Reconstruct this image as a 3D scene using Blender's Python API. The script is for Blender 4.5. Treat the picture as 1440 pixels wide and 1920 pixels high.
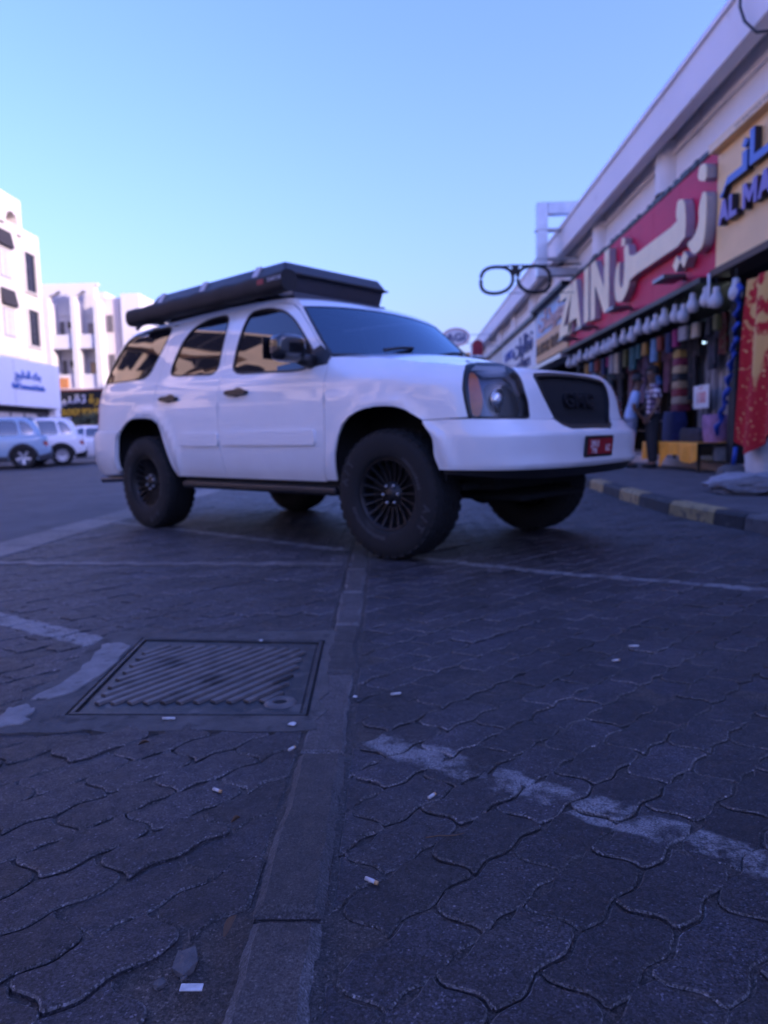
import bpy, bmesh, math, random
from mathutils import Vector, Matrix, geometry, noise
random.seed(11)
for _o in list(bpy.data.objects): bpy.data.objects.remove(_o)
D = bpy.data; SC = bpy.context.scene; COL = SC.collection
PI = math.pi

# ------------------------------------------------------------------ camera
cd = D.cameras.new('camera'); cam = D.objects.new('camera', cd); COL.objects.link(cam)
SC.camera = cam
PITCH, ROLL, YAW, CAM_H, F_PX = .1062, -.0225, .0298, .7968, 1342.7
_F = Vector((-math.sin(YAW)*math.cos(PITCH), math.cos(YAW)*math.cos(PITCH), -math.sin(PITCH)))
_R = Vector((math.cos(YAW), math.sin(YAW), 0)); _U = _R.cross(_F)
_R2 = _R*math.cos(ROLL) + _U*math.sin(ROLL); _U2 = -_R*math.sin(ROLL) + _U*math.cos(ROLL)
cam.matrix_world = Matrix(((_R2.x, _U2.x, -_F.x, 0), (_R2.y, _U2.y, -_F.y, 0), (_R2.z, _U2.z, -_F.z, CAM_H), (0, 0, 0, 1)))
cd.sensor_fit = 'VERTICAL'; cd.sensor_height = 36; cd.sensor_width = 36; cd.lens = F_PX/1920*36
cd.clip_start = .05; cd.clip_end = 2000
cd.dof.use_dof = True; cd.dof.focus_distance = 1.15; cd.dof.aperture_fstop = 3.7

# ------------------------------------------------------------------ sky, sun, exposure
SUN_EL, SUN_AZ = math.radians(18), math.radians(120)      # azimuth clockwise from +Y: low over the shop row, a little behind the camera
w = D.worlds.new('World'); SC.world = w; w.use_nodes = True
nt = w.node_tree; nt.nodes.clear()
_out = nt.nodes.new('ShaderNodeOutputWorld'); _bg = nt.nodes.new('ShaderNodeBackground'); _sky = nt.nodes.new('ShaderNodeTexSky')
_sky.sky_type = 'NISHITA'; _sky.sun_disc = False; _sky.sun_elevation = SUN_EL; _sky.sun_rotation = SUN_AZ
_sky.air_density = 1.6; _sky.dust_density = 4.0; _sky.ozone_density = 6.0; _sky.altitude = 0
_tint = nt.nodes.new('ShaderNodeMix'); _tint.data_type = 'RGBA'; _tint.blend_type = 'MULTIPLY'; _tint.inputs['Factor'].default_value = 1
_tint.inputs['B'].default_value = (1.23, 1.10, 2.12, 1)      # the camera's cool white balance
nt.links.new(_sky.outputs['Color'], _tint.inputs['A']); nt.links.new(_tint.outputs['Result'], _bg.inputs['Color'])
_bg.inputs['Strength'].default_value = .10
nt.links.new(_bg.outputs['Background'], _out.inputs['Surface'])
sd = D.lights.new('sun', 'SUN'); sun = D.objects.new('sun', sd); COL.objects.link(sun)
sd.energy = 2.2; sd.angle = math.radians(.55); sd.color = (1.0, .82, .70)
_v = Vector((math.sin(SUN_AZ)*math.cos(SUN_EL), math.cos(SUN_AZ)*math.cos(SUN_EL), math.sin(SUN_EL)))
sun.rotation_euler = _v.to_track_quat('Z', 'Y').to_euler(); sun.location = _v*60
vs = SC.view_settings; vs.view_transform = 'Standard'; vs.look = 'None'; vs.exposure = 1.75; vs.gamma = 1; vs.use_curve_mapping = False
SC.render.engine = 'CYCLES'; SC.cycles.max_bounces = 8; SC.cycles.transparent_max_bounces = 12; SC.cycles.use_denoising = True

# ------------------------------------------------------------------ helpers
def tag(o, label=None, cat=None, group=None, kind=None):
    if label: o['label'] = label
    if cat: o['category'] = cat
    if group: o['group'] = group
    if kind: o['kind'] = kind
    return o
def thing(name, label, cat, loc=(0, 0, 0), rz=0, group=None):
    o = D.objects.new(name, None); COL.objects.link(o); o.location = loc; o.rotation_euler = (0, 0, rz); o.empty_display_size = .1
    return tag(o, label, cat, group)
def sub(name, parent):
    o = D.objects.new(name, None); COL.objects.link(o); o.parent = parent; o.empty_display_size = .05; return o
def copy_tree(o, parent=None):
    c = o.copy(); COL.objects.link(c)
    if parent: c.parent = parent
    for ch in list(o.children): copy_tree(ch, c)
    return c
def newobj(name, me, parent=None, mat=None):
    o = D.objects.new(name, me); COL.objects.link(o)
    if mat is not None and not me.materials: me.materials.append(mat)
    if parent: o.parent = parent
    return o

class MB:
    """collects shapes and links them as ONE mesh object"""
    def __init__(s): s.v = []; s.f = []; s.M = None
    def add(s, vs_, fs):
        n = len(s.v)
        for p in vs_: s.v.append(tuple(p))
        for f in fs: s.f.append(tuple(i+n for i in f))
        return s
    def box(s, x0, x1, y0, y1, z0, z1):
        s.add([(x0, y0, z0), (x1, y0, z0), (x1, y1, z0), (x0, y1, z0), (x0, y0, z1), (x1, y0, z1), (x1, y1, z1), (x0, y1, z1)],
              [(0, 3, 2, 1), (4, 5, 6, 7), (0, 1, 5, 4), (1, 2, 6, 5), (2, 3, 7, 6), (3, 0, 4, 7)]); return s
    def obox(s, c, size, M):
        hx, hy, hz = (k/2 for k in size)
        vs_ = [Vector(c) + M @ Vector((a*hx, b*hy, d*hz)) for d in (-1, 1) for a, b in ((-1, -1), (1, -1), (1, 1), (-1, 1))]
        s.add(vs_, [(0, 3, 2, 1), (4, 5, 6, 7), (0, 1, 5, 4), (1, 2, 6, 5), (2, 3, 7, 6), (3, 0, 4, 7)]); return s
    def prism(s, poly, fn, d0, d1):
        """2-D polygon (counter-clockwise seen from +d) swept from d0 to d1; fn(a, b, d) -> xyz"""
        n = len(poly); vs_ = [fn(a, b, d0) for a, b in poly] + [fn(a, b, d1) for a, b in poly]
        fs = [tuple(range(n-1, -1, -1)), tuple(range(n, 2*n))] + [(i, (i+1) % n, n+(i+1) % n, n+i) for i in range(n)]
        s.add(vs_, fs); return s
    def lathe(s, prof, fn, seg=24, cap=True):
        """prof [(r, h)], fn(a, b, h) -> xyz with a, b across the axis"""
        n = len(prof); vs_ = []
        for k in range(seg):
            t = 2*PI*k/seg
            for r, h in prof: vs_.append(fn(r*math.cos(t), r*math.sin(t), h))
        fs = [(k*n+i, ((k+1) % seg)*n+i, ((k+1) % seg)*n+i+1, k*n+i+1) for k in range(seg) for i in range(n-1)]
        if cap:
            if prof[0][0] > 1e-4: fs.append(tuple(k*n for k in range(seg-1, -1, -1)))
            if prof[-1][0] > 1e-4: fs.append(tuple(k*n+n-1 for k in range(seg)))
        s.add(vs_, fs); return s
    def tube(s, pts, r, seg=10, cap=True):
        pts = [Vector(p) for p in pts]; n = len(pts); rings = []
        up = Vector((0, 0, 1))
        for i, p in enumerate(pts):
            d = (pts[min(i+1, n-1)]-pts[max(i-1, 0)]).normalized()
            a = d.cross(up)
            if a.length < .05: a = d.cross(Vector((1, 0, 0)))
            a.normalize(); b = d.cross(a); rr = r[i] if isinstance(r, (list, tuple)) else r
            rings.append([p + rr*(math.cos(2*PI*k/seg)*a + math.sin(2*PI*k/seg)*b) for k in range(seg)])
        vs_ = [q for R in rings for q in R]
        fs = [(i*seg+k, i*seg+(k+1) % seg, (i+1)*seg+(k+1) % seg, (i+1)*seg+k) for i in range(n-1) for k in range(seg)]
        if cap: fs += [tuple(range(seg-1, -1, -1)), tuple((n-1)*seg+k for k in range(seg))]
        s.add(vs_, fs); return s
    def grid(s, fn, nu, nv, closeu=False):
        vs_ = [fn(i/nu, j/nv) for i in range(nu+(0 if closeu else 1)) for j in range(nv+1)]
        m = nv+1; U = nu if closeu else nu+1
        fs = [(i*m+j, ((i+1) % U)*m+j, ((i+1) % U)*m+j+1, i*m+j+1) for i in range(nu) for j in range(nv)]
        s.add(vs_, fs); return s
    def mesh(s, name, smooth=False):
        me = D.meshes.new(name); me.from_pydata(s.v, [], s.f)
        bm = bmesh.new(); bm.from_mesh(me); bmesh.ops.recalc_face_normals(bm, faces=bm.faces); bm.to_mesh(me); bm.free()
        if smooth: me.polygons.foreach_set('use_smooth', [True]*len(me.polygons))
        me.update(); return me
    def build(s, name, mat, parent=None, smooth=False, bevel=0, seg=2, auto=None):
        me = s.mesh(name, smooth or auto is not None); o = newobj(name, me, parent, mat)
        if auto is not None: me.set_sharp_from_angle(angle=math.radians(auto))
        if bevel:
            m = o.modifiers.new('bevel', 'BEVEL'); m.width = bevel; m.segments = seg; m.limit_method = 'ANGLE'; m.angle_limit = math.radians(40)
            m.harden_normals = False
        return o
def zaxis(c): return lambda a, b, h: (c[0]+a, c[1]+b, c[2]+h)
def yaxis(c): return lambda a, b, h: (c[0]+a, c[1]+h, c[2]+b)
def xaxis(c): return lambda a, b, h: (c[0]+h, c[1]+a, c[2]+b)

def new_mat(name):
    m = D.materials.new(name); m.use_nodes = True; n = m.node_tree.nodes
    return m, n, m.node_tree.links, n['Principled BSDF']
def pm(name, base, rough=.6, metal=0.0, var=.12, vscale=6.0, bump=.0, bscale=60.0, coat=0.0, ior=1.5, detail=6, spots=None):
    """procedural paint, plaster, metal ...: colour with two octaves of uneven tone, and a fine relief"""
    m, n, l, b = new_mat(name)
    tc = n.new('ShaderNodeTexCoord')
    nz = n.new('ShaderNodeTexNoise'); nz.inputs['Scale'].default_value = vscale; nz.inputs['Detail'].default_value = detail; nz.inputs['Roughness'].default_value = .62
    l.new(tc.outputs['Object'], nz.inputs['Vector'])
    r = n.new('ShaderNodeMapRange'); r.inputs['From Min'].default_value = .28; r.inputs['From Max'].default_value = .72
    r.inputs['To Min'].default_value = 1-var; r.inputs['To Max'].default_value = 1+var; l.new(nz.outputs['Fac'], r.inputs['Value'])
    mx = n.new('ShaderNodeVectorMath'); mx.operation = 'SCALE'; mx.inputs[0].default_value = base[:3]; l.new(r.outputs['Result'], mx.inputs['Scale'])
    col = mx.outputs['Vector']
    if spots:                                          # (colour, scale, threshold): stains with a shape of their own
        n2 = n.new('ShaderNodeTexNoise'); n2.inputs['Scale'].default_value = spots[1]; n2.inputs['Detail'].default_value = 8; l.new(tc.outputs['Object'], n2.inputs['Vector'])
        r2 = n.new('ShaderNodeMapRange'); r2.inputs['From Min'].default_value = spots[2]; r2.inputs['From Max'].default_value = spots[2]+.12; l.new(n2.outputs['Fac'], r2.inputs['Value'])
        m2 = n.new('ShaderNodeMix'); m2.data_type = 'RGBA'; l.new(r2.outputs['Result'], m2.inputs['Factor']); l.new(col, m2.inputs['A']); m2.inputs['B'].default_value = (*spots[0], 1)
        col = m2.outputs['Result']
    l.new(col, b.inputs['Base Color'])
    b.inputs['Roughness'].default_value = rough; b.inputs['Metallic'].default_value = metal; b.inputs['IOR'].default_value = ior
    b.inputs['Coat Weight'].default_value = coat; b.inputs['Coat Roughness'].default_value = .03
    if bump:
        n3 = n.new('ShaderNodeTexNoise'); n3.inputs['Scale'].default_value = bscale; n3.inputs['Detail'].default_value = 5; l.new(tc.outputs['Object'], n3.inputs['Vector'])
        bp = n.new('ShaderNodeBump'); bp.inputs['Strength'].default_value = bump; bp.inputs['Distance'].default_value = .01
        l.new(n3.outputs['Fac'], bp.inputs['Height']); l.new(bp.outputs['Normal'], b.inputs['Normal'])
    return m
def emit(name, col, strength):
    m, n, l, b = new_mat(name); b.inputs['Base Color'].default_value = (.8, .8, .8, 1)
    b.inputs['Emission Color'].default_value = (*col, 1); b.inputs['Emission Strength'].default_value = strength; return m

def text_obj(name, txt, mat, parent, size, depth, M, sx=1.0, align='CENTER', bold=0.0):
    """raised or printed lettering; M places the text plane (x = reading direction, y = up, z = out of the board)"""
    cu = D.curves.new(name, 'FONT'); cu.body = txt; cu.size = size; cu.extrude = depth/2; cu.align_x = align; cu.align_y = 'BOTTOM_BASELINE'; cu.offset = bold
    cu.resolution_u = 3
    t = D.objects.new(name, cu); COL.objects.link(t)
    dg = bpy.context.evaluated_depsgraph_get(); me = D.meshes.new_from_object(t.evaluated_get(dg)); D.objects.remove(t); D.curves.remove(cu)
    me.transform(Matrix.Translation((0, 0, depth/2)) if depth else Matrix.Identity(4)); me.transform(Matrix.Diagonal((sx, 1, 1, 1))); me.transform(M)
    me.materials.clear(); me.name = name
    return newobj(name, me, parent, mat)
def lerp_tab(tab, t):
    if t <= tab[0][0]: return tab[0][1]
    for (a, va), (b, vb) in zip(tab, tab[1:]):
        if t <= b:
            return va + (vb - va) * (t - a) / (b - a)
    return tab[-1][1]

def smooth_tab(tab, n=200):
    """dense, smoothed (Catmull-Rom/monotone-ish) resampling of a lookup table"""
    xs = [a for a, _ in tab]; ys = [b for _, b in tab]
    m = []
    for i in range(len(xs)):
        if i == 0: m.append((ys[1]-ys[0])/(xs[1]-xs[0]))
        elif i == len(xs)-1: m.append((ys[-1]-ys[-2])/(xs[-1]-xs[-2]))
        else:
            d0 = (ys[i]-ys[i-1])/(xs[i]-xs[i-1]); d1 = (ys[i+1]-ys[i])/(xs[i+1]-xs[i])
            m.append(0.0 if d0*d1 <= 0 else 2*d0*d1/(d0+d1))
    def f(t):
        if t <= xs[0]: return ys[0] + m[0]*(t-xs[0])
        if t >= xs[-1]: return ys[-1] + m[-1]*(t-xs[-1])
        i = 0
        while t > xs[i+1]: i += 1
        h = xs[i+1]-xs[i]; u = (t-xs[i])/h
        return ((1+2*u)*(1-u)**2*ys[i] + u*(1-u)**2*h*m[i] + u*u*(3-2*u)*ys[i+1] + u*u*(u-1)*h*m[i+1])
    return f

def sstep(a, b, t):
    u = max(0.0, min(1.0, (t-a)/(b-a))); return u*u*(3-2*u)

class Wrap:
    """A car skin wrapped round a plan outline: s = arc length from the front centre (s > 0 on the right flank), z = height."""
    def __init__(self, plan, width, front, rear, xf, xr, bump=None):
        pts = [(plan[0][0], -plan[1][1])] + list(plan) + [(plan[-1][0], -plan[-2][1])]
        self.p = []
        N = 24
        for i in range(1, len(pts)-2):
            p0, p1, p2, p3 = pts[i-1], pts[i], pts[i+1], pts[i+2]
            def tj(ti, a, b): return ti + max(1e-6, math.hypot(b[0]-a[0], b[1]-a[1]))**0.5
            t0 = 0; t1 = tj(t0, p0, p1); t2 = tj(t1, p1, p2); t3 = tj(t2, p2, p3)
            for k in range(N):
                t = t1 + (t2-t1)*k/N
                def L(a, b, ta, tb): return tuple(((tb-t)*a[j] + (t-ta)*b[j])/(tb-ta) for j in (0, 1))
                A1 = L(p0, p1, t0, t1); A2 = L(p1, p2, t1, t2); A3 = L(p2, p3, t2, t3)
                B1 = L(A1, A2, t0, t2); B2 = L(A2, A3, t1, t3)
                self.p.append(L(B1, B2, t1, t2))
        self.p.append(plan[-1])
        self.s = [0.0]
        for a, b in zip(self.p, self.p[1:]): self.s.append(self.s[-1] + math.hypot(b[0]-a[0], b[1]-a[1]))
        self.S = self.s[-1]
        self.width, self.front, self.rear, self.xf, self.xr, self.bump = width, front, rear, xf, xr, bump
        self.rm = None
        self.w0 = max(abs(b) for a, b in self.p)
    def base(self, s):
        a = min(abs(s), self.S)
        if self.rm: a = self.rm(a)
        lo, hi = 0, len(self.s)-1
        while hi-lo > 1:
            m = (lo+hi)//2
            if self.s[m] <= a: lo = m
            else: hi = m
        u = (a-self.s[lo])/max(1e-9, self.s[hi]-self.s[lo])
        x = self.p[lo][0] + u*(self.p[hi][0]-self.p[lo][0]); y = self.p[lo][1] + u*(self.p[hi][1]-self.p[lo][1])
        return x, (-y if s >= 0 else y)
    def Q(self, s, z):
        x, y = self.base(s)
        w = self.width(z)/self.w0
        if self.bump: w += self.bump(x, y, z)
        X = x
        if x > self.xf: X -= self.front(z)*sstep(self.xf, self.p[0][0], x)**0.8
        if x < self.xr: X += self.rear(z)*sstep(self.xr, self.p[-1][0], x)**0.8
        return (X, y*w, z)
    def N(self, s, z, e=2e-3):
        a = self.Q(s-e, z); b = self.Q(s+e, z); c = self.Q(s, z-e); d = self.Q(s, z+e)
        u = [b[i]-a[i] for i in range(3)]; v = [d[i]-c[i] for i in range(3)]
        n = (u[1]*v[2]-u[2]*v[1], u[2]*v[0]-u[0]*v[2], u[0]*v[1]-u[1]*v[0])
        l = math.sqrt(sum(k*k for k in n)) or 1
        return tuple(-k/l for k in n)
    def s_x(self, x):
        """arc length where the right flank has plan x (monotone)"""
        for i in range(len(self.p)-1):
            if self.p[i][0] >= x >= self.p[i+1][0]:
                d = self.p[i][0]-self.p[i+1][0]
                return self.s[i] + (0 if d < 1e-9 else (self.p[i][0]-x)/d)*(self.s[i+1]-self.s[i])
        return self.S if x < self.p[-1][0] else 0.0

# ---- the white off-road car -------------------------------------------------
SUV_PLAN = [(3.92, 0), (3.914, .38), (3.886, .65), (3.812, .835), (3.65, .94), (3.40, .985), (3.0, .998), (2.4, 1.0), (1.2, 1.0), (.2, 1.0), (-.45, .988),
            (-.90, .955), (-1.12, .865), (-1.22, .68), (-1.255, .35), (-1.265, 0)]
suv_w = smooth_tab([(.40, .93), (.48, .955), (.56, .982), (.66, .996), (.80, 1.0), (.95, 1.0), (1.10, .992), (1.20, .974), (1.28, .948), (1.34, .922), (1.5, .872),
                    (1.7, .800), (1.79, .760), (1.84, .725), (1.88, .67)])
suv_front = smooth_tab([(.42, .16), (.50, .07), (.575, .018), (.60, .0), (.635, .002), (.65, .012), (.775, .004), (.79, .014), (.865, .088), (.88, .096), (1.0, .125), (1.10, .16), (1.16, .20), (1.2, .25), (1.28, .40)])
suv_rear = smooth_tab([(.42, .10), (.5, .05), (.6, 0), (.84, 0), (.90, .07), (1.0, .09), (1.3, .11), (1.5, .18), (1.7, .30), (1.8, .38), (1.86, .47), (1.95, .62)])
suv_ztop = smooth_tab([(2.2, 1.345), (2.45, 1.335), (2.9, 1.30), (3.3, 1.255), (3.6, 1.215), (3.8, 1.195), (3.92, 1.185)])
def suv_bump(x, y, z):
    w = 0.0
    if x > 2.25:
        zt = suv_ztop(x); t = max(0.0, (z-(zt-.16))/.16)
        w -= .085*t*t*sstep(2.3, 2.75, x)
    for cx, cz, r in ((.06, .52, .50), (2.97, .50, .475)):
        d = math.hypot(x-cx, z-cz)
        w += .016*math.exp(-((d-r-.035)/.045)**2)
    w += .006*math.exp(-((z-1.065)/.02)**2)*sstep(-.2, .1, x)*(1-sstep(2.5, 2.9, x))
    return w
SUV = Wrap(SUV_PLAN, suv_w, suv_front, suv_rear, 2.7, .3, suv_bump)
SUV.rm = smooth_tab([(0, 0), (.434, .449), (.593, .620), (.773, .811), (.994, 1.029), (1.14, 1.182), (1.35, 1.397), (2.145, 2.197), (4.64, 4.693), (6.703, SUV.S)]); SUV.S = 6.703
# ------------------------------------------------------------------ ground, road, paved bay
def seg_mask(n, l, pos, pts, half, wob=.012, wscale=14.0):
    """1 inside painted strokes along pts (world metres), with an uneven edge"""
    nz = n.new('ShaderNodeTexNoise'); nz.inputs['Scale'].default_value = wscale; nz.inputs['Detail'].default_value = 4; l.new(pos, nz.inputs['Vector'])
    best = None
    sx = n.new('ShaderNodeSeparateXYZ'); l.new(pos, sx.inputs[0])
    def mth(op, a, b=None, c=None):
        k = n.new('ShaderNodeMath'); k.operation = op
        for i, q in enumerate((a, b, c)):
            if q is None: continue
            if isinstance(q, (int, float)): k.inputs[i].default_value = q
            else: l.new(q, k.inputs[i])
        return k.outputs[0]
    for (ax, ay), (bx, by) in zip(pts, pts[1:]):
        L = math.hypot(bx-ax, by-ay); ux, uy = (bx-ax)/L, (by-ay)/L
        dx = mth('SUBTRACT', sx.outputs[0], ax); dy = mth('SUBTRACT', sx.outputs[1], ay)
        along = mth('ADD', mth('MULTIPLY', dx, ux), mth('MULTIPLY', dy, uy))
        across = mth('ABSOLUTE', mth('ADD', mth('MULTIPLY', dx, -uy), mth('MULTIPLY', dy, ux)))
        over = mth('MAXIMUM', mth('SUBTRACT', 0.0, along), mth('SUBTRACT', along, L))
        d = mth('MAXIMUM', across, mth('ADD', mth('MAXIMUM', over, 0.0), 0.0))
        d = mth('MAXIMUM', across, mth('ADD', over, half))
        best = d if best is None else mth('MINIMUM', best, d)
    e = mth('ADD', best, mth('MULTIPLY', mth('SUBTRACT', nz.outputs['Fac'], .5), wob*6))
    r = n.new('ShaderNodeMapRange'); r.inputs['From Min'].default_value = half+.006; r.inputs['From Max'].default_value = half-.006
    l.new(e, r.inputs['Value']); return r.outputs['Result'], mth

LINE_NEAR = [(1.25, .87), (.652, 1.262), (-.125, 1.84), (-.30, 1.98)]
LINE_LEFT = [(-1.08, 2.66), (-1.87, 3.17), (-2.75, 3.78)]
LINE_FAR = [(2.35, 3.22), (1.782, 3.525), (.789, 4.07), (-.5, 5.05), (-2.07, 6.36), (-2.9, 7.0)]
def paver_mat(name, base, painted=True, grain=1.0):
    m, n, l, b = new_mat(name)
    geo = n.new('ShaderNodeNewGeometry'); pos = geo.outputs['Position']; oi = n.new('ShaderNodeObjectInfo')
    ad = n.new('ShaderNodeMath'); ad.operation = 'ADD'; l.new(geo.outputs['Random Per Island'], ad.inputs[0]); l.new(oi.outputs['Random'], ad.inputs[1])
    fr = n.new('ShaderNodeMath'); fr.operation = 'FRACT'; l.new(ad.outputs[0], fr.inputs[0])
    def noise_(scale, detail=6, rough=.6):
        z = n.new('ShaderNodeTexNoise'); z.inputs['Scale'].default_value = scale; z.inputs['Detail'].default_value = detail; z.inputs['Roughness'].default_value = rough
        l.new(pos, z.inputs['Vector']); return z.outputs['Fac']
    def rng(v, a, b_, c, d):
        r = n.new('ShaderNodeMapRange'); r.inputs['From Min'].default_value = a; r.inputs['From Max'].default_value = b_; r.inputs['To Min'].default_value = c; r.inputs['To Max'].default_value = d
        l.new(v, r.inputs['Value']); return r.outputs['Result']
    def mul(a, b_):
        k = n.new('ShaderNodeMath'); k.operation = 'MULTIPLY'; l.new(a, k.inputs[0]); l.new(b_, k.inputs[1]); return k.outputs[0]
    def mix(f, a, col, fac=None):
        k = n.new('ShaderNodeMix'); k.data_type = 'RGBA'; l.new(f, k.inputs['Factor'])
        if isinstance(a, tuple): k.inputs['A'].default_value = (*a, 1)
        else: l.new(a, k.inputs['A'])
        k.inputs['B'].default_value = (*col, 1); return k.outputs['Result']
    tone = mul(mul(rng(fr.outputs[0], 0, 1, .62, 1.45), rng(noise_(4.2), .3, .7, .58, 1.42)), rng(noise_(230, 4, .85), .34, .68, .18, 2.5))
    sc_ = n.new('ShaderNodeVectorMath'); sc_.operation = 'SCALE'; sc_.inputs[0].default_value = base; l.new(tone, sc_.inputs['Scale'])
    col = mix(rng(noise_(900, 2, .5), .63, .70, 0, .55), sc_.outputs['Vector'], (.20, .20, .20))        # pale grit in the concrete
    col = mix(rng(noise_(14, 8, .7), .55, .70, 0, .55), col, (.030, .027, .026))                       # oil and dirt
    col = mix(rng(noise_(1.3, 9, .72), .50, .68, 0, .38), col, (.085, .074, .066))                      # sandy dust
    vo = n.new('ShaderNodeTexVoronoi'); vo.inputs['Scale'].default_value = 300; l.new(pos, vo.inputs['Vector'])
    sr = n.new('ShaderNodeSeparateColor'); l.new(vo.outputs['Color'], sr.inputs[0])
    gs_ = n.new('ShaderNodeVectorMath'); gs_.operation = 'SCALE'; l.new(col, gs_.inputs[0]); l.new(mul(rng(sr.outputs[0], 0, 1, 1-.75*grain, 1+.75*grain), rng(sr.outputs[1], .90, .97, 1.0, 1+1.6*grain)), gs_.inputs['Scale']); col = gs_.outputs['Vector']
    rough = rng(noise_(30), .3, .7, .42, .68)
    if painted:
        for pts, half, wear in ((LINE_NEAR, .052, (.50, .56)), (LINE_FAR, .045, (.45, .53)), (LINE_LEFT, .062, (.36, .48))):
            msk, mth = seg_mask(n, l, pos, pts, half)
            worn = mul(msk, rng(noise_(9, 9, .72), wear[0]-.06, wear[1], 0, 1)); worn = mul(worn, rng(noise_(230, 4, .8), .40, .56, .05, .80))
            col = mix(worn, col, (.36, .36, .365))
    l.new(col, b.inputs['Base Color']); l.new(rough, b.inputs['Roughness']); b.inputs['Specular IOR Level'].default_value = .45
    bp = n.new('ShaderNodeBump'); bp.inputs['Strength'].default_value = .9; bp.inputs['Distance'].default_value = .006
    ad2 = n.new('ShaderNodeMath'); ad2.operation = 'ADD'; l.new(noise_(330, 5, .75), ad2.inputs[0]); l.new(noise_(70, 6, .7), ad2.inputs[1]); l.new(ad2.outputs[0], bp.inputs['Height'])
    l.new(bp.outputs['Normal'], b.inputs['Normal']); return m

M_paver = paver_mat('paver_concrete', (.0185, .0174, .0225))
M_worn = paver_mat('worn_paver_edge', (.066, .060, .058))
M_edging = paver_mat('edging_concrete', (.038, .034, .034), False, .45)
M_band2 = paver_mat('pale_band_and_lit_bevel', (.080, .073, .071), False, .4)
M_dirt = paver_mat('joint_dirt', (.036, .029, .026), False, .9)
M_road = pm('road_asphalt', (.062, .060, .064), .7, var=.25, vscale=1.2, bump=.6, bscale=300, spots=((.035, .035, .037), 3, .56))
M_far = pm('ground_dust', (.16, .14, .12), .9, var=.2, vscale=.3)
M_walk = pm('sidewalk_paving', (.088, .080, .083), .85, var=.3, vscale=3.5, bump=.4, bscale=90, spots=((.05, .045, .045), 5, .6))

def sheet(name, mat, poly, z, kind='structure'):
    me = D.meshes.new(name); me.from_pydata([(x, y, z) for x, y in poly], [], [tuple(range(len(poly)))]); me.update()
    o = newobj(name, me, None, mat); o['kind'] = kind; return o
sheet('ground', M_far, [(-900, -900), (900, -900), (900, 900), (-900, 900)], -.06)
sheet('road', M_road, [(-17, -80), (-3.30, -80), (-3.30, 200), (-17, 200)], -.006)
bay = sheet('pavement', M_dirt, [(-3.30, -3), (2.75, -3), (2.75, 70), (-3.30, 70)], -.0062)

def strip_c(y): return lerp_tab([(0, -.200), (.9, -.205), (1.73, -.222), (3.2, -.265), (4.4, -.302), (6, -.345)], y)
SL, SW = .225, .1125                                  # paver length and width
AX = math.radians(46)                                 # laid at about 45 degrees to the edging
ca, sa = math.cos(AX), math.sin(AX)
def paver_outline(jig=0.0, g=.0028):
    """zigzag interlocking paver, local axes u (long) and v"""
    am, en = .017, .012
    P = []
    for k in range(8):                                 # lower long edge, left to right
        u = SL*k/8; P.append((u, am*(abs(((k/2) % 2)-1)*-1+1) - am/2))
    for v, e in ((0, 0), (.25, en), (.5, 0), (.75, -en)): P.append((SL+e, SW*v + (-am/2)))
    for k in range(8, 0, -1): P.append((SL*k/8, SW + am*(abs(((k/2) % 2)-1)*-1+1) - am/2))
    for v, e in ((1, 0), (.75, -en), (.5, 0), (.25, en)): P.append((e, SW*v + (-am/2)))
    P = [(u-SL/2, v-SW/2) for u, v in P]
    return inset_poly(P, g)
def inset_poly(P, g):
    n = len(P); out = []
    for i in range(n):
        a, b, c = P[i-1], P[i], P[(i+1) % n]
        d1 = Vector((b[0]-a[0], b[1]-a[1])); d2 = Vector((c[0]-b[0], c[1]-b[1]))
        if d1.length < 1e-7 or d2.length < 1e-7: out.append(b); continue
        d1.normalize(); d2.normalize()
        n1 = Vector((-d1.y, d1.x)); n2 = Vector((-d2.y, d2.x)); m = n1+n2
        m = m/max(.5, m.length_squared/2) if m.length > 1e-6 else n1
        out.append((b[0]+m.x*g, b[1]+m.y*g))
    return out
def chaikin(P):
    out = []
    for i in range(len(P)):
        a, b = P[i], P[(i+1) % len(P)]
        out += [(.75*a[0]+.25*b[0], .75*a[1]+.25*b[1]), (.25*a[0]+.75*b[0], .25*a[1]+.75*b[1])]
    return out
def area(P): return .5*sum(P[i][0]*P[(i+1) % len(P)][1]-P[(i+1) % len(P)][0]*P[i][1] for i in range(len(P)))
def clip(P, a, b, c):
    """keep the side a*x + b*y <= c"""
    out = []
    for i in range(len(P)):
        p, q = P[i], P[(i+1) % len(P)]; dp, dq = a*p[0]+b*p[1]-c, a*q[0]+b*q[1]-c
        if dp <= 0: out.append(p)
        if (dp < 0 < dq) or (dq < 0 < dp):
            t = dp/(dp-dq); out.append((p[0]+t*(q[0]-p[0]), p[1]+t*(q[1]-p[1])))
    clean = []
    for p in out:
        if not clean or math.hypot(p[0]-clean[-1][0], p[1]-clean[-1][1]) > 2e-3: clean.append(p)
    return clean
def slab(mb, P, ch=.0045, h=.026, wob=0.0, central=False):
    n = len(P); Q = inset_poly(P, ch)
    if central:
        cx, cy = sum(p[0] for p in P)/n, sum(p[1] for p in P)/n; Q = [(cx+(x-cx)*(1-ch*1.3/max(.015, math.hypot(x-cx, y-cy))), cy+(y-cy)*(1-ch*1.3/max(.015, math.hypot(x-cx, y-cy)))) for x, y in P]
    vs_ = [(x, y, wob*(noise.noise((x*19, y*19, 3.1)))) for x, y in Q] + [(x, y, -ch*.9) for x, y in P] + [(x, y, -h) for x, y in P]
    mb.add(vs_, [tuple(range(n))] + [(i, n+i, n+(i+1) % n, (i+1) % n) for i in range(n)] + [(n+i, 2*n+i, 2*n+(i+1) % n, n+(i+1) % n) for i in range(n)])
RAW = paver_outline()
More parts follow.
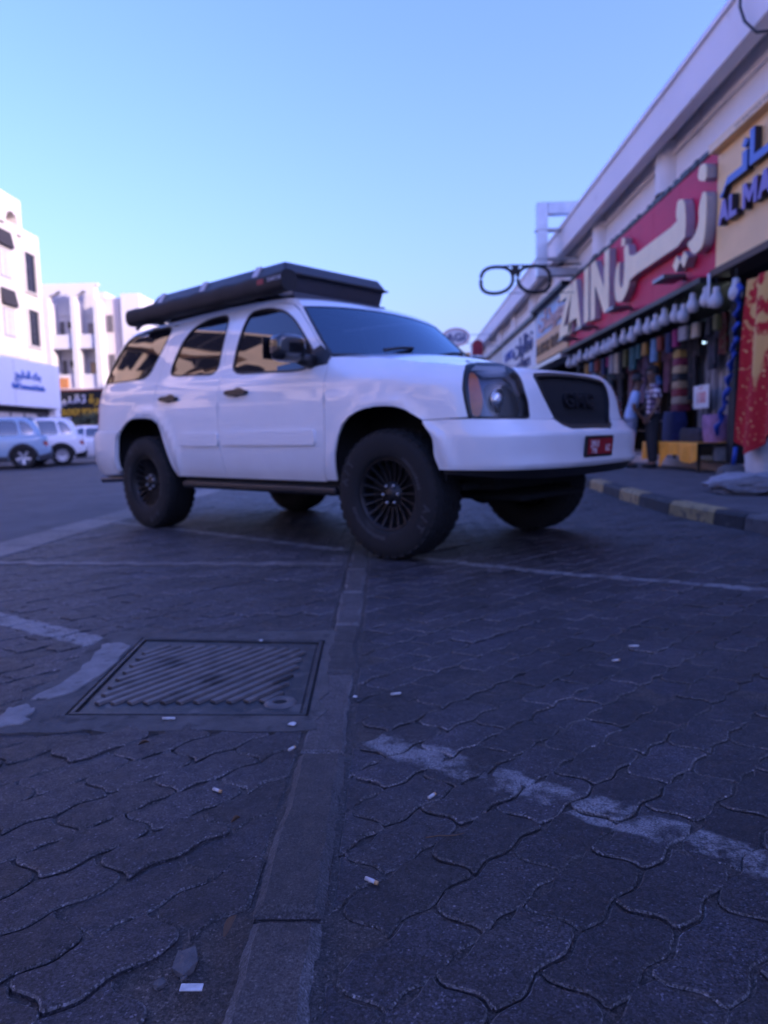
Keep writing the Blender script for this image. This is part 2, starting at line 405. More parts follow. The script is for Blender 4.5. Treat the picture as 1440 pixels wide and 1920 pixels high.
if area(RAW) < 0: RAW = RAW[::-1]
variants = []
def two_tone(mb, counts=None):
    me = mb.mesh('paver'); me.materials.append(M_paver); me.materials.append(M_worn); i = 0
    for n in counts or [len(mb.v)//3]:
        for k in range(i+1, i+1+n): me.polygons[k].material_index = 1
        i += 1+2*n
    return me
for k in range(7):
    P = [(u+random.gauss(0, .0010), v+random.gauss(0, .0010)) for u, v in RAW]
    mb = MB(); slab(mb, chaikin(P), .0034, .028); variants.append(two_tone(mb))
COVER = [(-1.0, 2.01), (-.300, 1.985), (-.335, 2.72), (-1.065, 2.795)]
def in_cover(x, y, m=.0):
    return -1.13-m < x - (-.065*(y-2.0)) < -.235+m and 1.93-m < y < 2.87+m
cand = []
for i in range(-70, 90):
    for j in range(-110, 130):
        u = (i + .5*(j % 2))*SL; v = j*SW
        x, y = ca*u - sa*v, sa*u + ca*v + .55
        if x < -3.0 or x > 2.72 or y < .25 or y > 15: continue
        if y > 11.2 and x < .6: continue
        cand.append((x, y))
cand.sort(key=lambda c: math.hypot(c[0], c[1]))
rest, n_ind, rcount = MB(), 0, []
for x, y in cand:
    vis = y > .55 and abs(x) < .62*y + .12
    P = [(x + ca*u - sa*v, y + sa*u + ca*v) for u, v in RAW]; n0 = area(P); cut = False
    sc_l, sc_r = strip_c(y)-.062, strip_c(y)+.064
    if x < strip_c(y):
        if max(q[0] for q in P) > sc_l-.007: P = clip(P, 1, 0, sc_l-.007); cut = True
    else:
        if min(q[0] for q in P) < sc_r+.010: P = clip(P, -1, 0, -(sc_r+.010)); cut = True
    if len(P) > 3 and x < strip_c(y) and 1.75 < y < 3.05 and x > -1.45:      # the concrete round the access cover
        if any(in_cover(*q) for q in P):
            if in_cover(x, y): continue
            if y < 2.0: P = clip(P, 0, 1, 1.93)
            elif y > 2.8: P = clip(P, 0, -1, -2.87)
            elif x < -1.0: P = clip(P, 1, 0, -1.13-.065*(y-2))
            cut = True
    if max(q[0] for q in P or [(0, 0)]) > 2.66: P = clip(P, 1, 0, 2.66); cut = True
    if min(q[0] for q in P or [(0, 0)]) < -2.86: P = clip(P, -1, 0, 2.86); cut = True
    if cut and x < strip_c(y) and .86 < y < 1.08: continue                      # dug out beside the edging, bare dirt
    if len(P) < 4 or abs(area(P)) < .16*n0: continue
    if abs(area(P)) < .35*n0 and random.random() < .45: continue              # crumbled away
    z = random.gauss(0, .0018); tx, ty = random.gauss(0, .008), random.gauss(0, .008); dr = random.gauss(0, .013)
    if vis and n_ind < 300:
        if cut:
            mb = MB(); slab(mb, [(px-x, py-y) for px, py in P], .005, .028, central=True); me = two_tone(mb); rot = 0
        else: me = random.choice(variants); rot = AX + dr + (PI if random.random() < .5 else 0)
        o = newobj('paver', me, bay); o.location = (x, y, z); o.rotation_euler = (tx, ty, rot); n_ind += 1
    elif y > -.5:
        n = len(rest.v); loc = [(px-x, py-y) for px, py in P]; m0 = MB(); slab(m0, loc, .0045, .02, central=cut); rcount.append(len(loc))
        rest.add([(x+a, y+b, z+c + (tx*b - ty*a)) for a, b, c in m0.v], m0.f)
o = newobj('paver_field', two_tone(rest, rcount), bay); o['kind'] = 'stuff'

# concrete edging stones between the two paved areas, and the flush band beside the road
ys = [-.14, .485, 1.107, 1.73, 2.35, 2.97, 3.60, 4.22, 4.85, 5.47, 6.1, 6.72, 7.35, 8.0, 8.6, 9.2, 9.8, 10.4]
for a, b in zip(ys, ys[1:]):
    mb = MB(); L = b-a-.012; nseg = 9
    rough = 1.0 if a < 1.6 else 2.6
    left = [(-.060+random.gauss(0, .0022)*rough, L*k/nseg) for k in range(nseg+1)]; right = [(.060+random.gauss(0, .0022)*rough, L*k/nseg) for k in range(nseg+1)]
    P = [(strip_c(a+.006+v)+u, a+.006+v) for u, v in right] + [(strip_c(a+.006+v)+u, a+.006+v) for u, v in reversed(left)]
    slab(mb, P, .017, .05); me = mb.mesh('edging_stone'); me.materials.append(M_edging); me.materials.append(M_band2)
    for k in range(1, 1+len(P)): me.polygons[k].material_index = 1  # paler bevels: the light falling on them is put into the colour
    o = newobj('edging_stone', me, bay); o.location = (0, 0, (.013 if a < 1.5 else .004) + random.gauss(0, .0015)); o.rotation_euler = (0, 0, 0)
for k in range(16):
    mb = MB(); y0 = 1.0 + k*.9; P = [(-3.29, y0+.006), (-2.868+random.gauss(0, .003), y0+.006), (-2.868, y0+.894), (-3.29, y0+.894)]
    slab(mb, P, .008, .05); o = mb.build('edging_stone', M_band2, bay); o.location = (0, 0, .004)
mb = MB()
for sd_ in (-1, 1):                                   # sand washed up along both sides of the edging
    def sandf(u, v):
        y_ = .4+4.2*u; w_ = .012+.030*(noise.noise((y_*6, sd_, .5))+.45)*(1.6 if sd_ > 0 else 1.0); x_ = strip_c(y_)+sd_*(.056+max(.012, w_)*v)
        return (x_, y_, -.002+.004*noise.noise((x_*30, y_*30, 0))+.002*noise.noise((x_*110, y_*110, 0)) - .008*v)
    mb.grid(sandf, 700, 4)
o = mb.build('joint_sand', M_dirt, bay); o['kind'] = 'stuff'
# the pale wavy band of broken concrete across the bay
mb = MB(); tops = []
for k in range(61):
    x = -2.86 + (2.86-.40)*k/60; y = 4.72 - .30*(k/60)**.7; wv = .018*math.sin(k*1.05)+random.gauss(0, .006)
    tops.append((x, y+wv))
mb.prism([(x, y-.045+random.gauss(0, .005)) for x, y in tops] + [(x, y+.045+random.gauss(0, .005)) for x, y in reversed(tops)], lambda a, b, d: (a, b, d), -.015, .007)
mb.build('concrete_band', M_band2, bay)

# ------------------------------------------------------------------ access cover in its concrete surround
M_surround = pm('mortar_surround', (.072, .066, .062), .9, var=.4, vscale=9, bump=.8, bscale=120, spots=((.035, .032, .031), 16, .55))
M_iron = pm('cast_iron', (.030, .028, .027), .42, .4, var=.55, vscale=14, bump=.35, bscale=160, spots=((.10, .085, .075), 11, .55))
M_rib = pm('worn_rib_steel', (.115, .100, .092), .48, .35, var=.7, vscale=5, bump=.3, bscale=120, spots=((.035, .030, .028), 5, .52))
M_oldpaint = pm('old_road_paint', (.17, .158, .15), .8, var=.35, vscale=12, bump=.5, bscale=90, spots=((.06, .055, .052), 13, .60))
cv = thing('access_cover', 'square ribbed iron access cover set in the paving left of the edging stones', 'cover', (-.675, 2.375, 0))
rect = lambda m: [(-.325-m, -.365-m), (.375+m, -.390-m), (.340+m, .345+m), (-.390-m, .420+m)]
def ring(mb, A, B, z0, z1):
    n = len(A); vs_ = [(x, y, z1) for x, y in A] + [(x, y, z1) for x, y in B] + [(x, y, z0) for x, y in A] + [(x, y, z0) for x, y in B]
    fs = []
    for i in range(n):
        j = (i+1) % n; fs += [(i, j, n+j, n+i), (2*n+j, 2*n+i, 3*n+i, 3*n+j), (i, 2*n+i, 2*n+j, j), (n+j, 3*n+j, 3*n+i, n+i)]
    mb.add(vs_, fs)
def sub_poly(P, k, rnd):
    out = []
    for i in range(len(P)):
        a, b = P[i], P[(i+1) % len(P)]
        for t in range(k): out.append((a[0]+(b[0]-a[0])*t/k + (random.gauss(0, rnd) if t else 0), a[1]+(b[1]-a[1])*t/k + (random.gauss(0, rnd) if t else 0)))
    return out
random.seed(5)
mb = MB(); inner = sub_poly(rect(.012), 14, 0); outer = [(x+(random.gauss(0, .008)), y+random.gauss(0, .008)) for x, y in sub_poly([(-.50, -.50), (.425, -.50), (.395, .49), (-.57, .52)], 14, .006)]
ring(mb, inner, outer, -.03, .003); mb.build('surround', M_surround, cv)
mb = MB(); ring(mb, rect(-.010), rect(.004), -.03, .004); mb.build('frame', M_iron, cv, bevel=.003)
mb = MB(); P = rect(-.018); mb.prism(P, lambda a, b, d: (a, b, d), -.03, -.002); mb.build('plate', M_iron, cv, bevel=.002)
# diagonal ribs
du = Vector((.53, .85)).normalized(); dn = Vector((-du.y, du.x))
def rib_span(off):
    ts = []
    for k in range(-120, 121):
        q = dn*off + du*(k*.006)
        lim = [(-.285, -.29), (.275, -.285), (.29, .255), (-.33, .335)]
        ins = all((lim[(i+1) % 4][0]-lim[i][0])*(q.y-lim[i][1])-(lim[(i+1) % 4][1]-lim[i][1])*(q.x-lim[i][0]) > 0 for i in range(4))
        if ins: ts.append(k*.006)
    return (min(ts), max(ts)) if ts else None
for k in range(-9, 10):
    sp = rib_span(k*.043)
    if not sp or sp[1]-sp[0] < .05: continue
    mb = MB(); a = dn*(k*.043)+du*sp[0]; b = dn*(k*.043)+du*sp[1]
    prof = [(-.015, 0), (-.010, .009), (.010, .009), (.015, 0)]
    vs_ = [(q.x+dn.x*o_, q.y+dn.y*o_, -.002+h) for q in (a, b) for o_, h in prof]
    mb.add(vs_, [(0, 1, 5, 4), (1, 2, 6, 5), (2, 3, 7, 6), (0, 3, 2, 1), (4, 5, 6, 7), (3, 0, 4, 7)]); mb.build('rib', M_rib, cv, bevel=.002)
mb = MB(); mb.lathe([(.020, -.001), (.024, .004), (.044, .004), (.050, -.002)], zaxis((.285, -.285, 0)), 24, cap=False); mb.build('lifting_socket', M_rib, cv, smooth=True)
mb = MB(); mb.lathe([(.0, .0006), (.021, .0006)], zaxis((.285, -.285, -.0012)), 20, cap=False); mb.build('socket_hole', pm('hole_black', (.006, .006, .006), .95), cv)
# old band of paint on the mortar
random.seed(8)
for pts, nm in (([(-1.065, 2.20), (-1.05, 2.45), (-1.07, 2.66), (-1.13, 2.73), (-1.20, 2.70), (-1.155, 2.50), (-1.150, 2.30), (-1.175, 2.12), (-1.12, 2.12)], 'a'), ([(-1.115, 2.03), (-1.10, 1.93), (-1.17, 1.90), (-1.21, 2.05), (-1.16, 2.08)], 'b')):
    q = sub_poly(pts, 4, .007); mb = MB(); slab(mb, q if area(q) > 0 else q[::-1], .003, .01)
    o = mb.build('paint_patch', M_oldpaint, cv); o.location = (.675, -2.375, .0085)

# ------------------------------------------------------------------ kerb and sidewalk on the shop side
M_ky = pm('kerb_yellow', (.30, .22, .10), .8, var=.3, vscale=9, bump=.4, bscale=80, spots=((.09, .075, .06), 12, .55))
M_kb = pm('kerb_black', (.028, .028, .032), .8, var=.35, vscale=9, bump=.4, bscale=80, spots=((.12, .11, .10), 14, .60))
M_kg = pm('kerb_bare', (.105, .098, .10), .85, var=.35, vscale=7, bump=.6, bscale=80, spots=((.05, .046, .045), 9, .56))
def kerb_x(y): return lerp_tab([(3.0, 3.35), (4.6, 2.88), (5.3, 2.70), (5.94, 2.56), (6.8, 2.47), (8.0, 2.48), (10.4, 2.60), (14, 2.66), (60, 2.7)], y)
kerb = D.objects.new('kerb', None); COL.objects.link(kerb); kerb['kind'] = 'structure'
y = 3.0; cyc = 0
marks = [(3.0, 3.9, 'g'), (3.9, 4.8, 'g'), (4.8, 5.62, 'g'), (5.62, 6.0, 'k'), (6.0, 6.78, 'y'), (6.78, 7.66, 'k'), (7.66, 8.44, 'y'), (8.44, 9.3, 'k'), (9.3, 10.1, 'y'), (10.1, 11.0, 'k')]
while marks[-1][1] < 46: marks.append((marks[-1][1], marks[-1][1]+.88, 'y' if marks[-1][2] == 'k' else 'k'))
for a, b, c in marks:
    mb = MB(); xa, xb = kerb_x(a+.006), kerb_x(b-.006)
    prof = [(0, -.05), (.012, .10), (.035, .128), (.16, .130), (.16, -.05)]
    vs_ = [(x_+u, y_, h) for x_, y_ in ((xa, a+.006), (xb, b-.006)) for u, h in prof]; m_ = len(prof)
    mb.add(vs_, [(i, i+1, m_+i+1, m_+i) for i in range(m_-1)] + [tuple(range(m_)), tuple(range(2*m_-1, m_-1, -1))])
    mb.build('kerb_stone', dict(y=M_ky, k=M_kb, g=M_kg)[c], kerb, bevel=.008)
ys_ = [2.6+.5*k for k in range(100)]
sheet('sidewalk', M_walk, [(kerb_x(y_)+.155, y_) for y_ in ys_] + [(8.5, ys_[-1]), (8.5, 2.6)], .127)
# ------------------------------------------------------------------ car skins: panels cut out of a wrapped surface
def pip(x, y, P):
    c = False; n = len(P); j = n-1
    for i in range(n):
        if (P[i][1] > y) != (P[j][1] > y) and x < (P[j][0]-P[i][0])*(y-P[i][1])/(P[j][1]-P[i][1]+1e-12)+P[i][0]: c = not c
        j = i
    return c
def densify(P, step):
    out = []
    for i in range(len(P)):
        a, b = P[i], P[(i+1) % len(P)]; L = math.hypot(b[0]-a[0], b[1]-a[1]); k = max(1, int(math.ceil(L/step)))
        for t in range(k): out.append((a[0]+(b[0]-a[0])*t/k, a[1]+(b[1]-a[1])*t/k))
    return out
def rounded(P, r=.25, it=2):
    for _ in range(it):
        out = []
        for i in range(len(P)):
            a, b = P[i], P[(i+1) % len(P)]
            out += [(a[0]+(b[0]-a[0])*r, a[1]+(b[1]-a[1])*r), (b[0]-(b[0]-a[0])*r, b[1]-(b[1]-a[1])*r)]
        P = out
    return P
def cdt_fill(outline, holes, step):
    loops = [densify(outline, step)] + [densify(h, step*.7) for h in holes]
    vs_, es, bnd = [], [], []
    for L in loops:
        n = len(vs_); vs_ += L; k = len(L); ids = [n+i for i in range(k)]; bnd.append(ids); es += [(ids[i], ids[(i+1) % k]) for i in range(k)]
    xs = [q[0] for q in loops[0]]; zs = [q[1] for q in loops[0]]
    nb = len(vs_)
    a = min(xs)+step*.5
    cells = {}
    for q in vs_: cells.setdefault((int(q[0]/step), int(q[1]/step)), []).append(q)
    while a < max(xs):
        b = min(zs)+step*.5
        while b < max(zs):
            if pip(a, b, loops[0]) and not any(pip(a, b, h) for h in loops[1:]):
                ci, cj = int(a/step), int(b/step)
                if all((q[0]-a)**2+(q[1]-b)**2 > (step*.45)**2 for di in (-1, 0, 1) for dj in (-1, 0, 1) for q in cells.get((ci+di, cj+dj), ())): vs_.append((a, b))
            b += step
        a += step
    r = geometry.delaunay_2d_cdt([Vector(q) for q in vs_], es, [], 0, 1e-5)
    ov, of, orig = r[0], r[2], r[3]
    faces = []
    for f in of:
        cx = sum(ov[i].x for i in f)/3; cy = sum(ov[i].y for i in f)/3
        if pip(cx, cy, loops[0]) and not any(pip(cx, cy, h) for h in loops[1:]): faces.append(tuple(f))
    back = {}
    for i, og in enumerate(orig):
        for k in og: back[k] = i
    rims = [[back[i] for i in ids if i in back] for ids in bnd]
    return [(v.x, v.y) for v in ov], faces, rims
def skin(name, mat, parent, pos, nrm, outline, holes=(), step=.06, off=0.0, rim=.018, flip=False):
    """a sheet-metal panel: outline in (a, b), lifted on pos(a, b), edges turned in by rim"""
    P, F, rims = cdt_fill(outline, holes, step)
    V, Nn = [], []
    for a, b in P:
        q = Vector(pos(a, b)); m = Vector(nrm(a, b)); V.append(q+m*off); Nn.append(m)
    faces = []
    for f in F:
        a, b, c = (V[i] for i in f); g = (b-a).cross(c-a)
        faces.append(f if g.dot(Nn[f[0]]) > 0 else f[::-1])
    nv = len(V); vn = list(Nn)
    if rim:
        cen = sum(V, Vector())/len(V)
        for R in rims:
            k = len(R); n0 = len(V)
            for i in R: V.append(V[i].copy()); vn.append(None)
            for i in R: V.append(V[i]-Nn[i]*rim); vn.append(None)
            for i in range(k):
                j = (i+1) % k; faces.append((n0+i, n0+j, n0+k+j, n0+k+i))
    me = D.meshes.new(name); me.from_pydata([tuple(q) for q in V], [], faces); me.polygons.foreach_set('use_smooth', [True]*len(me.polygons)); me.update()
    try:
        me.normals_split_custom_set_from_vertices([tuple(q) if q is not None else (0, 0, 0) for q in vn])
    except Exception: pass
    return newobj(name, me, parent, mat)
def mirror_s(P): return [(-a, b) for a, b in P]

# materials of the white car
def paint(name, base, rough=.25, dust=.0):
    m = pm(name, base, rough, var=.035, vscale=2.2, coat=1.0)
    if dust:
        n, l = m.node_tree.nodes, m.node_tree.links; b = n['Principled BSDF']
        g = n.new('ShaderNodeTexCoord'); s = n.new('ShaderNodeSeparateXYZ'); l.new(g.outputs['Object'], s.inputs[0])
        nz = n.new('ShaderNodeTexNoise'); nz.inputs['Scale'].default_value = 5; nz.inputs['Detail'].default_value = 8; l.new(g.outputs['Object'], nz.inputs['Vector'])
        r = n.new('ShaderNodeMapRange'); r.inputs['From Min'].default_value = .95; r.inputs['From Max'].default_value = .45; r.inputs['To Max'].default_value = dust; l.new(s.outputs['Z'], r.inputs['Value'])
        k = n.new('ShaderNodeMath'); k.operation = 'MULTIPLY'; l.new(r.outputs['Result'], k.inputs[0]); l.new(nz.outputs['Fac'], k.inputs[1])
        mx = n.new('ShaderNodeMix'); mx.data_type = 'RGBA'; old = b.inputs['Base Color'].links[0].from_socket
        l.new(k.outputs[0], mx.inputs['Factor']); l.new(old, mx.inputs['A']); mx.inputs['B'].default_value = (.42, .36, .30, 1); l.new(mx.outputs['Result'], b.inputs['Base Color'])
        l.new(k.outputs[0], b.inputs['Roughness']); r3 = n.new('ShaderNodeMath'); r3.operation = 'MULTIPLY_ADD'; l.new(k.outputs[0], r3.inputs[0]); r3.inputs[1].default_value = .6; r3.inputs[2].default_value = rough
        l.new(r3.outputs[0], b.inputs['Roughness'])
    return m
def tinted_glass(name, body, mirror, see=0.0, refl=(.95, .95, .95)):
    """dark film glass: a mirror-like film over a dark pane, a little see-through"""
    m = D.materials.new(name); m.use_nodes = True; n = m.node_tree.nodes; l = m.node_tree.links; n.clear()
    o = n.new('ShaderNodeOutputMaterial'); gl = n.new('ShaderNodeBsdfGlossy'); gl.inputs['Roughness'].default_value = .015; gl.inputs['Color'].default_value = (*refl, 1)
    df = n.new('ShaderNodeBsdfDiffuse'); df.inputs['Color'].default_value = (*body, 1); tr = n.new('ShaderNodeBsdfTransparent'); tr.inputs['Color'].default_value = (see, see, see*1.05, 1)
    a = n.new('ShaderNodeMixShader'); a.inputs[0].default_value = .85 if see else 0; l.new(df.outputs[0], a.inputs[1]); l.new(tr.outputs[0], a.inputs[2])
    f = n.new('ShaderNodeFresnel'); f.inputs['IOR'].default_value = 1.52; k = n.new('ShaderNodeMath'); k.operation = 'ADD'; k.use_clamp = True; l.new(f.outputs[0], k.inputs[0]); k.inputs[1].default_value = mirror
    b = n.new('ShaderNodeMixShader'); l.new(k.outputs[0], b.inputs[0]); l.new(a.outputs[0], b.inputs[1]); l.new(gl.outputs[0], b.inputs[2]); l.new(b.outputs[0], o.inputs['Surface'])
    return m
def clear_cover(name):
    m = D.materials.new(name); m.use_nodes = True; n = m.node_tree.nodes; l = m.node_tree.links; n.clear()
    o = n.new('ShaderNodeOutputMaterial'); gl = n.new('ShaderNodeBsdfGlossy'); gl.inputs['Roughness'].default_value = .02; tr = n.new('ShaderNodeBsdfTransparent'); tr.inputs['Color'].default_value = (.86, .88, .9, 1)
    f = n.new('ShaderNodeFresnel'); f.inputs['IOR'].default_value = 1.5; b = n.new('ShaderNodeMixShader'); l.new(f.outputs[0], b.inputs[0]); l.new(tr.outputs[0], b.inputs[1]); l.new(gl.outputs[0], b.inputs[2]); l.new(b.outputs[0], o.inputs['Surface'])
    return m
M_white = paint('white_car_paint', (.78, .78, .775), .3, dust=.35)
M_glass = tinted_glass('tinted_side_glass', (.008, .008, .010), .035)
M_wglass = tinted_glass('windscreen_glass', (.004, .008, .018), .09, .20, (.60, .84, 1.0))
M_black = pm('black_plastic', (.012, .012, .013), .45, var=.2, vscale=12, bump=.15, bscale=200)
M_matte = pm('matte_black_underbody', (.006, .006, .006), .9, var=.3, vscale=8)
M_tyre = pm('tyre_rubber', (.009, .009, .009), .85, var=.25, vscale=9, bump=.25, bscale=120, spots=((.025, .022, .020), 6, .60))
M_rim = pm('black_alloy', (.009, .009, .010), .45, .2, var=.2, vscale=10)
M_bright = pm('bright_steel', (.55, .55, .56), .3, 1.0, var=.1)
M_whitelet = pm('worn_white_rubber', (.048, .048, .050), .85, var=.4, vscale=40)
M_amber = pm('amber_lens', (.80, .20, .035), .25, var=.15, vscale=20, coat=1)
M_redlens = pm('red_lens', (.30, .012, .014), .15, var=.1, vscale=20, coat=1)
M_lampdark = pm('lamp_housing_dark', (.13, .14, .17), .28, .8, var=.15, vscale=10)
M_lampcover = clear_cover('clear_lamp_cover')
M_mesh = pm('grille_mesh_black', (.004, .004, .005), .8, var=.2, vscale=60, bump=.9, bscale=380)
M_gloss = pm('gloss_black', (.010, .010, .012), .2, var=.1, coat=1)
M_seat = pm('grey_seat_cloth', (.16, .16, .17), .9, var=.2, vscale=20)

suv = thing('white_car', 'white lifted off-road car with black alloy wheels parked across the bay', 'car', (-1.7319, 7.2133, 0), -.7076)
Q, NQ = SUV.Q, SUV.N
sx = SUV.s_x
def P_x(L): return [(sx(x), z) for x, z in L]                    # outlines given by plan x and height
GAP = .007
# side outlines (right flank); s runs from the front backwards
ARCH_F = [(1.266, .50), (1.285, .589), (1.300, .694), (1.312, .814), (1.352, .906), (1.448, .953), (1.54, .974), (1.631, .981), (1.73, .982), (1.821, .973), (1.91, .955), (1.985, .925), (2.045, .880), (2.085, .80), (2.126, .679), (2.140, .58), (2.145, .508), (2.146, .49)]
ARCH_R = [(4.140, .49), (4.160, .563), (4.200, .67), (4.256, .788), (4.295, .87), (4.345, .945), (4.43, .985), (4.55, 1.0), (4.68, 1.003), (4.80, .998), (4.93, .97), (5.02, .93), (5.086, .88), (5.11, .78), (5.119, .66), (5.12, .551), (5.12, .50)]
FD_R = [(3.399, .49), (3.399, .53), (3.432, .70), (3.446, .87), (3.450, 1.05), (3.455, 1.28), (3.470, 1.45), (3.487, 1.62), (3.502, 1.80)]
FD_F = [(2.262, .49), (2.235, .70), (2.225, .90), (2.232, 1.20), (2.236, 1.325)]
RD_R = [(4.128, .49), (4.170, .563), (4.262, .77), (4.335, .93), (4.365, 1.03), (4.405, 1.20), (4.42, 1.34), (4.395, 1.55), (4.36, 1.70), (4.33, 1.80)]
APIL = [(2.645, 1.745), (2.60, 1.70), (2.491, 1.593), (2.333, 1.438), (2.243, 1.35)]            # windscreen edge
ROOFZ = smooth_tab([(2.645, 1.78), (2.78, 1.815), (3.1, 1.85), (3.7, 1.868), (4.4, 1.858), (5.2, 1.83), (5.7, 1.80)])
off_ = lambda L, d: [(a+d, b) for a, b in L]
WIN_F = rounded([(3.325, 1.305), (3.33, 1.50), (3.308, 1.70), (3.255, 1.782), (3.05, 1.782), (2.84, 1.735), (2.684, 1.642), (2.512, 1.487), (2.405, 1.385), (2.418, 1.287), (2.53, 1.268), (2.9, 1.287)], .2, 2)
WIN_R = rounded([(4.222, 1.352), (4.235, 1.43), (4.162, 1.63), (4.05, 1.745), (3.838, 1.800), (3.545, 1.797), (3.535, 1.55), (3.530, 1.317), (3.85, 1.335)], .2, 2)
WIN_Q = rounded([(5.692, 1.368), (5.66, 1.50), (5.628, 1.63), (5.545, 1.755), (5.40, 1.800), (5.0, 1.815), (4.405, 1.805), (4.47, 1.62), (4.63, 1.362), (5.1, 1.362)], .16, 2)
def grow(P, d):
    if area(P) < 0: return inset_poly(P[::-1], -d)[::-1]
    return inset_poly(P, -d)
for sg in (1, -1):
    mir = (lambda P: P) if sg > 0 else mirror_s
    def panel(name, mat, outline, holes=(), step=.055, off=0.0, rim=.018, par=suv):
        return skin(name, mat, par, Q, NQ, mir(outline), [mir(h) for h in holes], step, off, rim)
    # front fender
    ft = [(a, suv_ztop(SUV.base(a)[0])) for a in (2.236-GAP, 2.1, 1.9, 1.7, 1.5, 1.35, 1.22, 1.10, 1.02, .955)]
    fender = off_([(2.262, .50), (2.235, .70), (2.225, .90), (2.232, 1.20), (2.236, 1.325)], -GAP)[:-1] + ft + [(.985, 1.15), (1.006, 1.06), (1.010, .99), (1.004, .893)] + [(1.16, .889), (1.315, .886)] + ARCH_F[4:-1] + [(2.146, .50)]
    panel('fender', M_white, fender)
    fd = FD_F + [(2.30, 1.385), (2.40, 1.475), (2.52, 1.59), (2.66, 1.715), (2.76, 1.775), (2.95, 1.812), (3.25, 1.825), (3.50, 1.826)] + off_(FD_R[::-1][1:], -GAP*.5)
    door = panel('front_door', M_white, fd, [WIN_F])
    panel('window', M_glass, grow(WIN_F, .006), off=-.008, rim=0, par=door)
    for W_, pd_ in ((WIN_F, door),): panel('window_seal', M_black, grow(W_, .011), [grow(W_, -.004)], step=.04, off=.0025, rim=.01, par=pd_)
    rd = off_(FD_R, GAP*.5)[:-1] + [(3.507, 1.826), (3.75, 1.832), (4.10, 1.826), (4.325, 1.815)] + off_(RD_R[::-1][1:], -GAP*.5)
    door2 = panel('rear_door', M_white, rd, [WIN_R])
    panel('window', M_glass, grow(WIN_R, .006), off=-.008, rim=0, par=door2)
    panel('window_seal', M_black, grow(WIN_R, .011), [grow(WIN_R, -.004)], step=.04, off=.0025, rim=.01, par=door2)
    qp = off_(RD_R[4:], GAP*.5) + [(4.6, 1.815+.012), (5.1, 1.832), (5.5, 1.822), (5.60, 1.79), (5.67, 1.70), (5.74, 1.50), (5.785, 1.36), (5.80, 1.30), (5.690, 1.28), (5.675, 1.1), (5.675, .905), (5.5, .897), (5.30, .893), (5.082, .888)] + ARCH_R[5:12][::-1]
    quarter = panel('quarter_panel', M_white, qp, [WIN_Q])
    panel('window', M_glass, grow(WIN_Q, .006), off=-.008, rim=0, par=quarter)
    panel('window_seal', M_black, grow(WIN_Q, .009), [grow(WIN_Q, -.004)], step=.04, off=.0025, rim=.01, par=quarter)
    # roof side and pillar in front of the doors
    rail = [(2.236, 1.34), (2.30, 1.393), (2.40, 1.483), (2.52, 1.598), (2.66, 1.722), (2.76, 1.782), (2.95, 1.819), (3.25, 1.831), (3.50, 1.833), (3.75, 1.838), (4.10, 1.832), (4.33, 1.822), (4.6, 1.833), (5.1, 1.838), (5.5, 1.828)] + \
           [(a, ROOFZ(a)+.012) for a in (5.45, 5.1, 4.8, 4.4, 4.0, 3.7, 3.4, 3.1, 2.9, 2.78)] + [(2.70, 1.79)] + APIL
    panel('roof_pillar', M_white, rail, step=.05)
    # tail lamp
    tl = [(5.694, 1.285), (5.75, 1.305), (5.80, 1.305), (5.90, 1.30), (5.93, 1.1), (5.92, .91), (5.680, .91), (5.680, 1.1)]
    panel('tail_lamp', M_redlens, tl, rim=.03, off=.004)
    # door handles, mouldings
    for a, nm, pd in ((3.203, 'handle', door), (4.163, 'handle', door2)):
        h = rounded([(a-.14, 1.130), (a-.14, 1.16), (a-.05, 1.168), (a+.11, 1.166), (a+.14, 1.150), (a+.11, 1.128), (a-.05, 1.122)], .25, 2)
        o = skin('door_handle', M_black, pd, Q, NQ, mir(h), (), .03, .030, .034)
        cup = rounded([(a-.08, 1.12), (a-.08, 1.19), (a+.07, 1.19), (a+.07, 1.11)], .3, 2)
        skin('handle_recess', M_lampdark, pd, Q, NQ, mir(cup), (), .03, .0015, 0)
    for (a, b), pd in (((2.315, 3.385), door), ((3.452, 3.985), door2)):
        ml = [(a, .755), (a, .83), (a+.02, .848), (b-.02, .850), (b, .835), (b, .765), (b-.02, .750), (a+.02, .742)]
        skin('door_moulding', M_white, pd, Q, NQ, mir(ml), (), .05, .014, .016)
    # headlamp: dark bowl, amber side lamp, projector, clear cover
    HL = rounded([(.953, 1.206), (.985, 1.11), (.998, .997), (.994, .887), (.825, .881), (.604, .880), (.593, .975), (.606, 1.109), (.640, 1.178), (.700, 1.208), (.82, 1.217)], .12, 2)
    lamp = panel('headlight', M_lampdark, HL, off=-.045, rim=0)
    panel('lamp_bezel', M_black, grow(HL, .004), [grow(HL, -.010)], step=.03, off=.001, rim=.045, par=lamp)
    panel('indicator', M_amber, rounded([(.952, 1.17), (.984, .90), (.925, .896), (.885, 1.0), (.898, 1.15)], .2, 2), off=-.012, rim=.02, par=lamp)
    panel('lamp_trim', M_bright, [(.895, 1.185), (.70, 1.196), (.63, 1.12), (.612, 1.02), (.635, 1.03), (.66, 1.10), (.72, 1.150), (.86, 1.148)], off=-.030, rim=.012, par=lamp)
    panel('lamp_cover', M_lampcover, grow(HL, -.008), off=.003, rim=0, par=lamp)
    panel('lamp_shroud', M_gloss, rounded([(.875, 1.10), (.865, .895), (.63, .893), (.63, 1.02), (.72, 1.12)], .2, 2), off=-.038, rim=.005, par=lamp)
    c0 = Vector(Q(sg*.773, .985)) + Vector((-.040, 0, 0)); mb = MB()
    mb.lathe([(.062, 0.0), (.068, .012), (.060, .018), (.054, .010)], xaxis(c0), 28, cap=False); mb.build('projector_ring', M_bright, lamp, smooth=True)
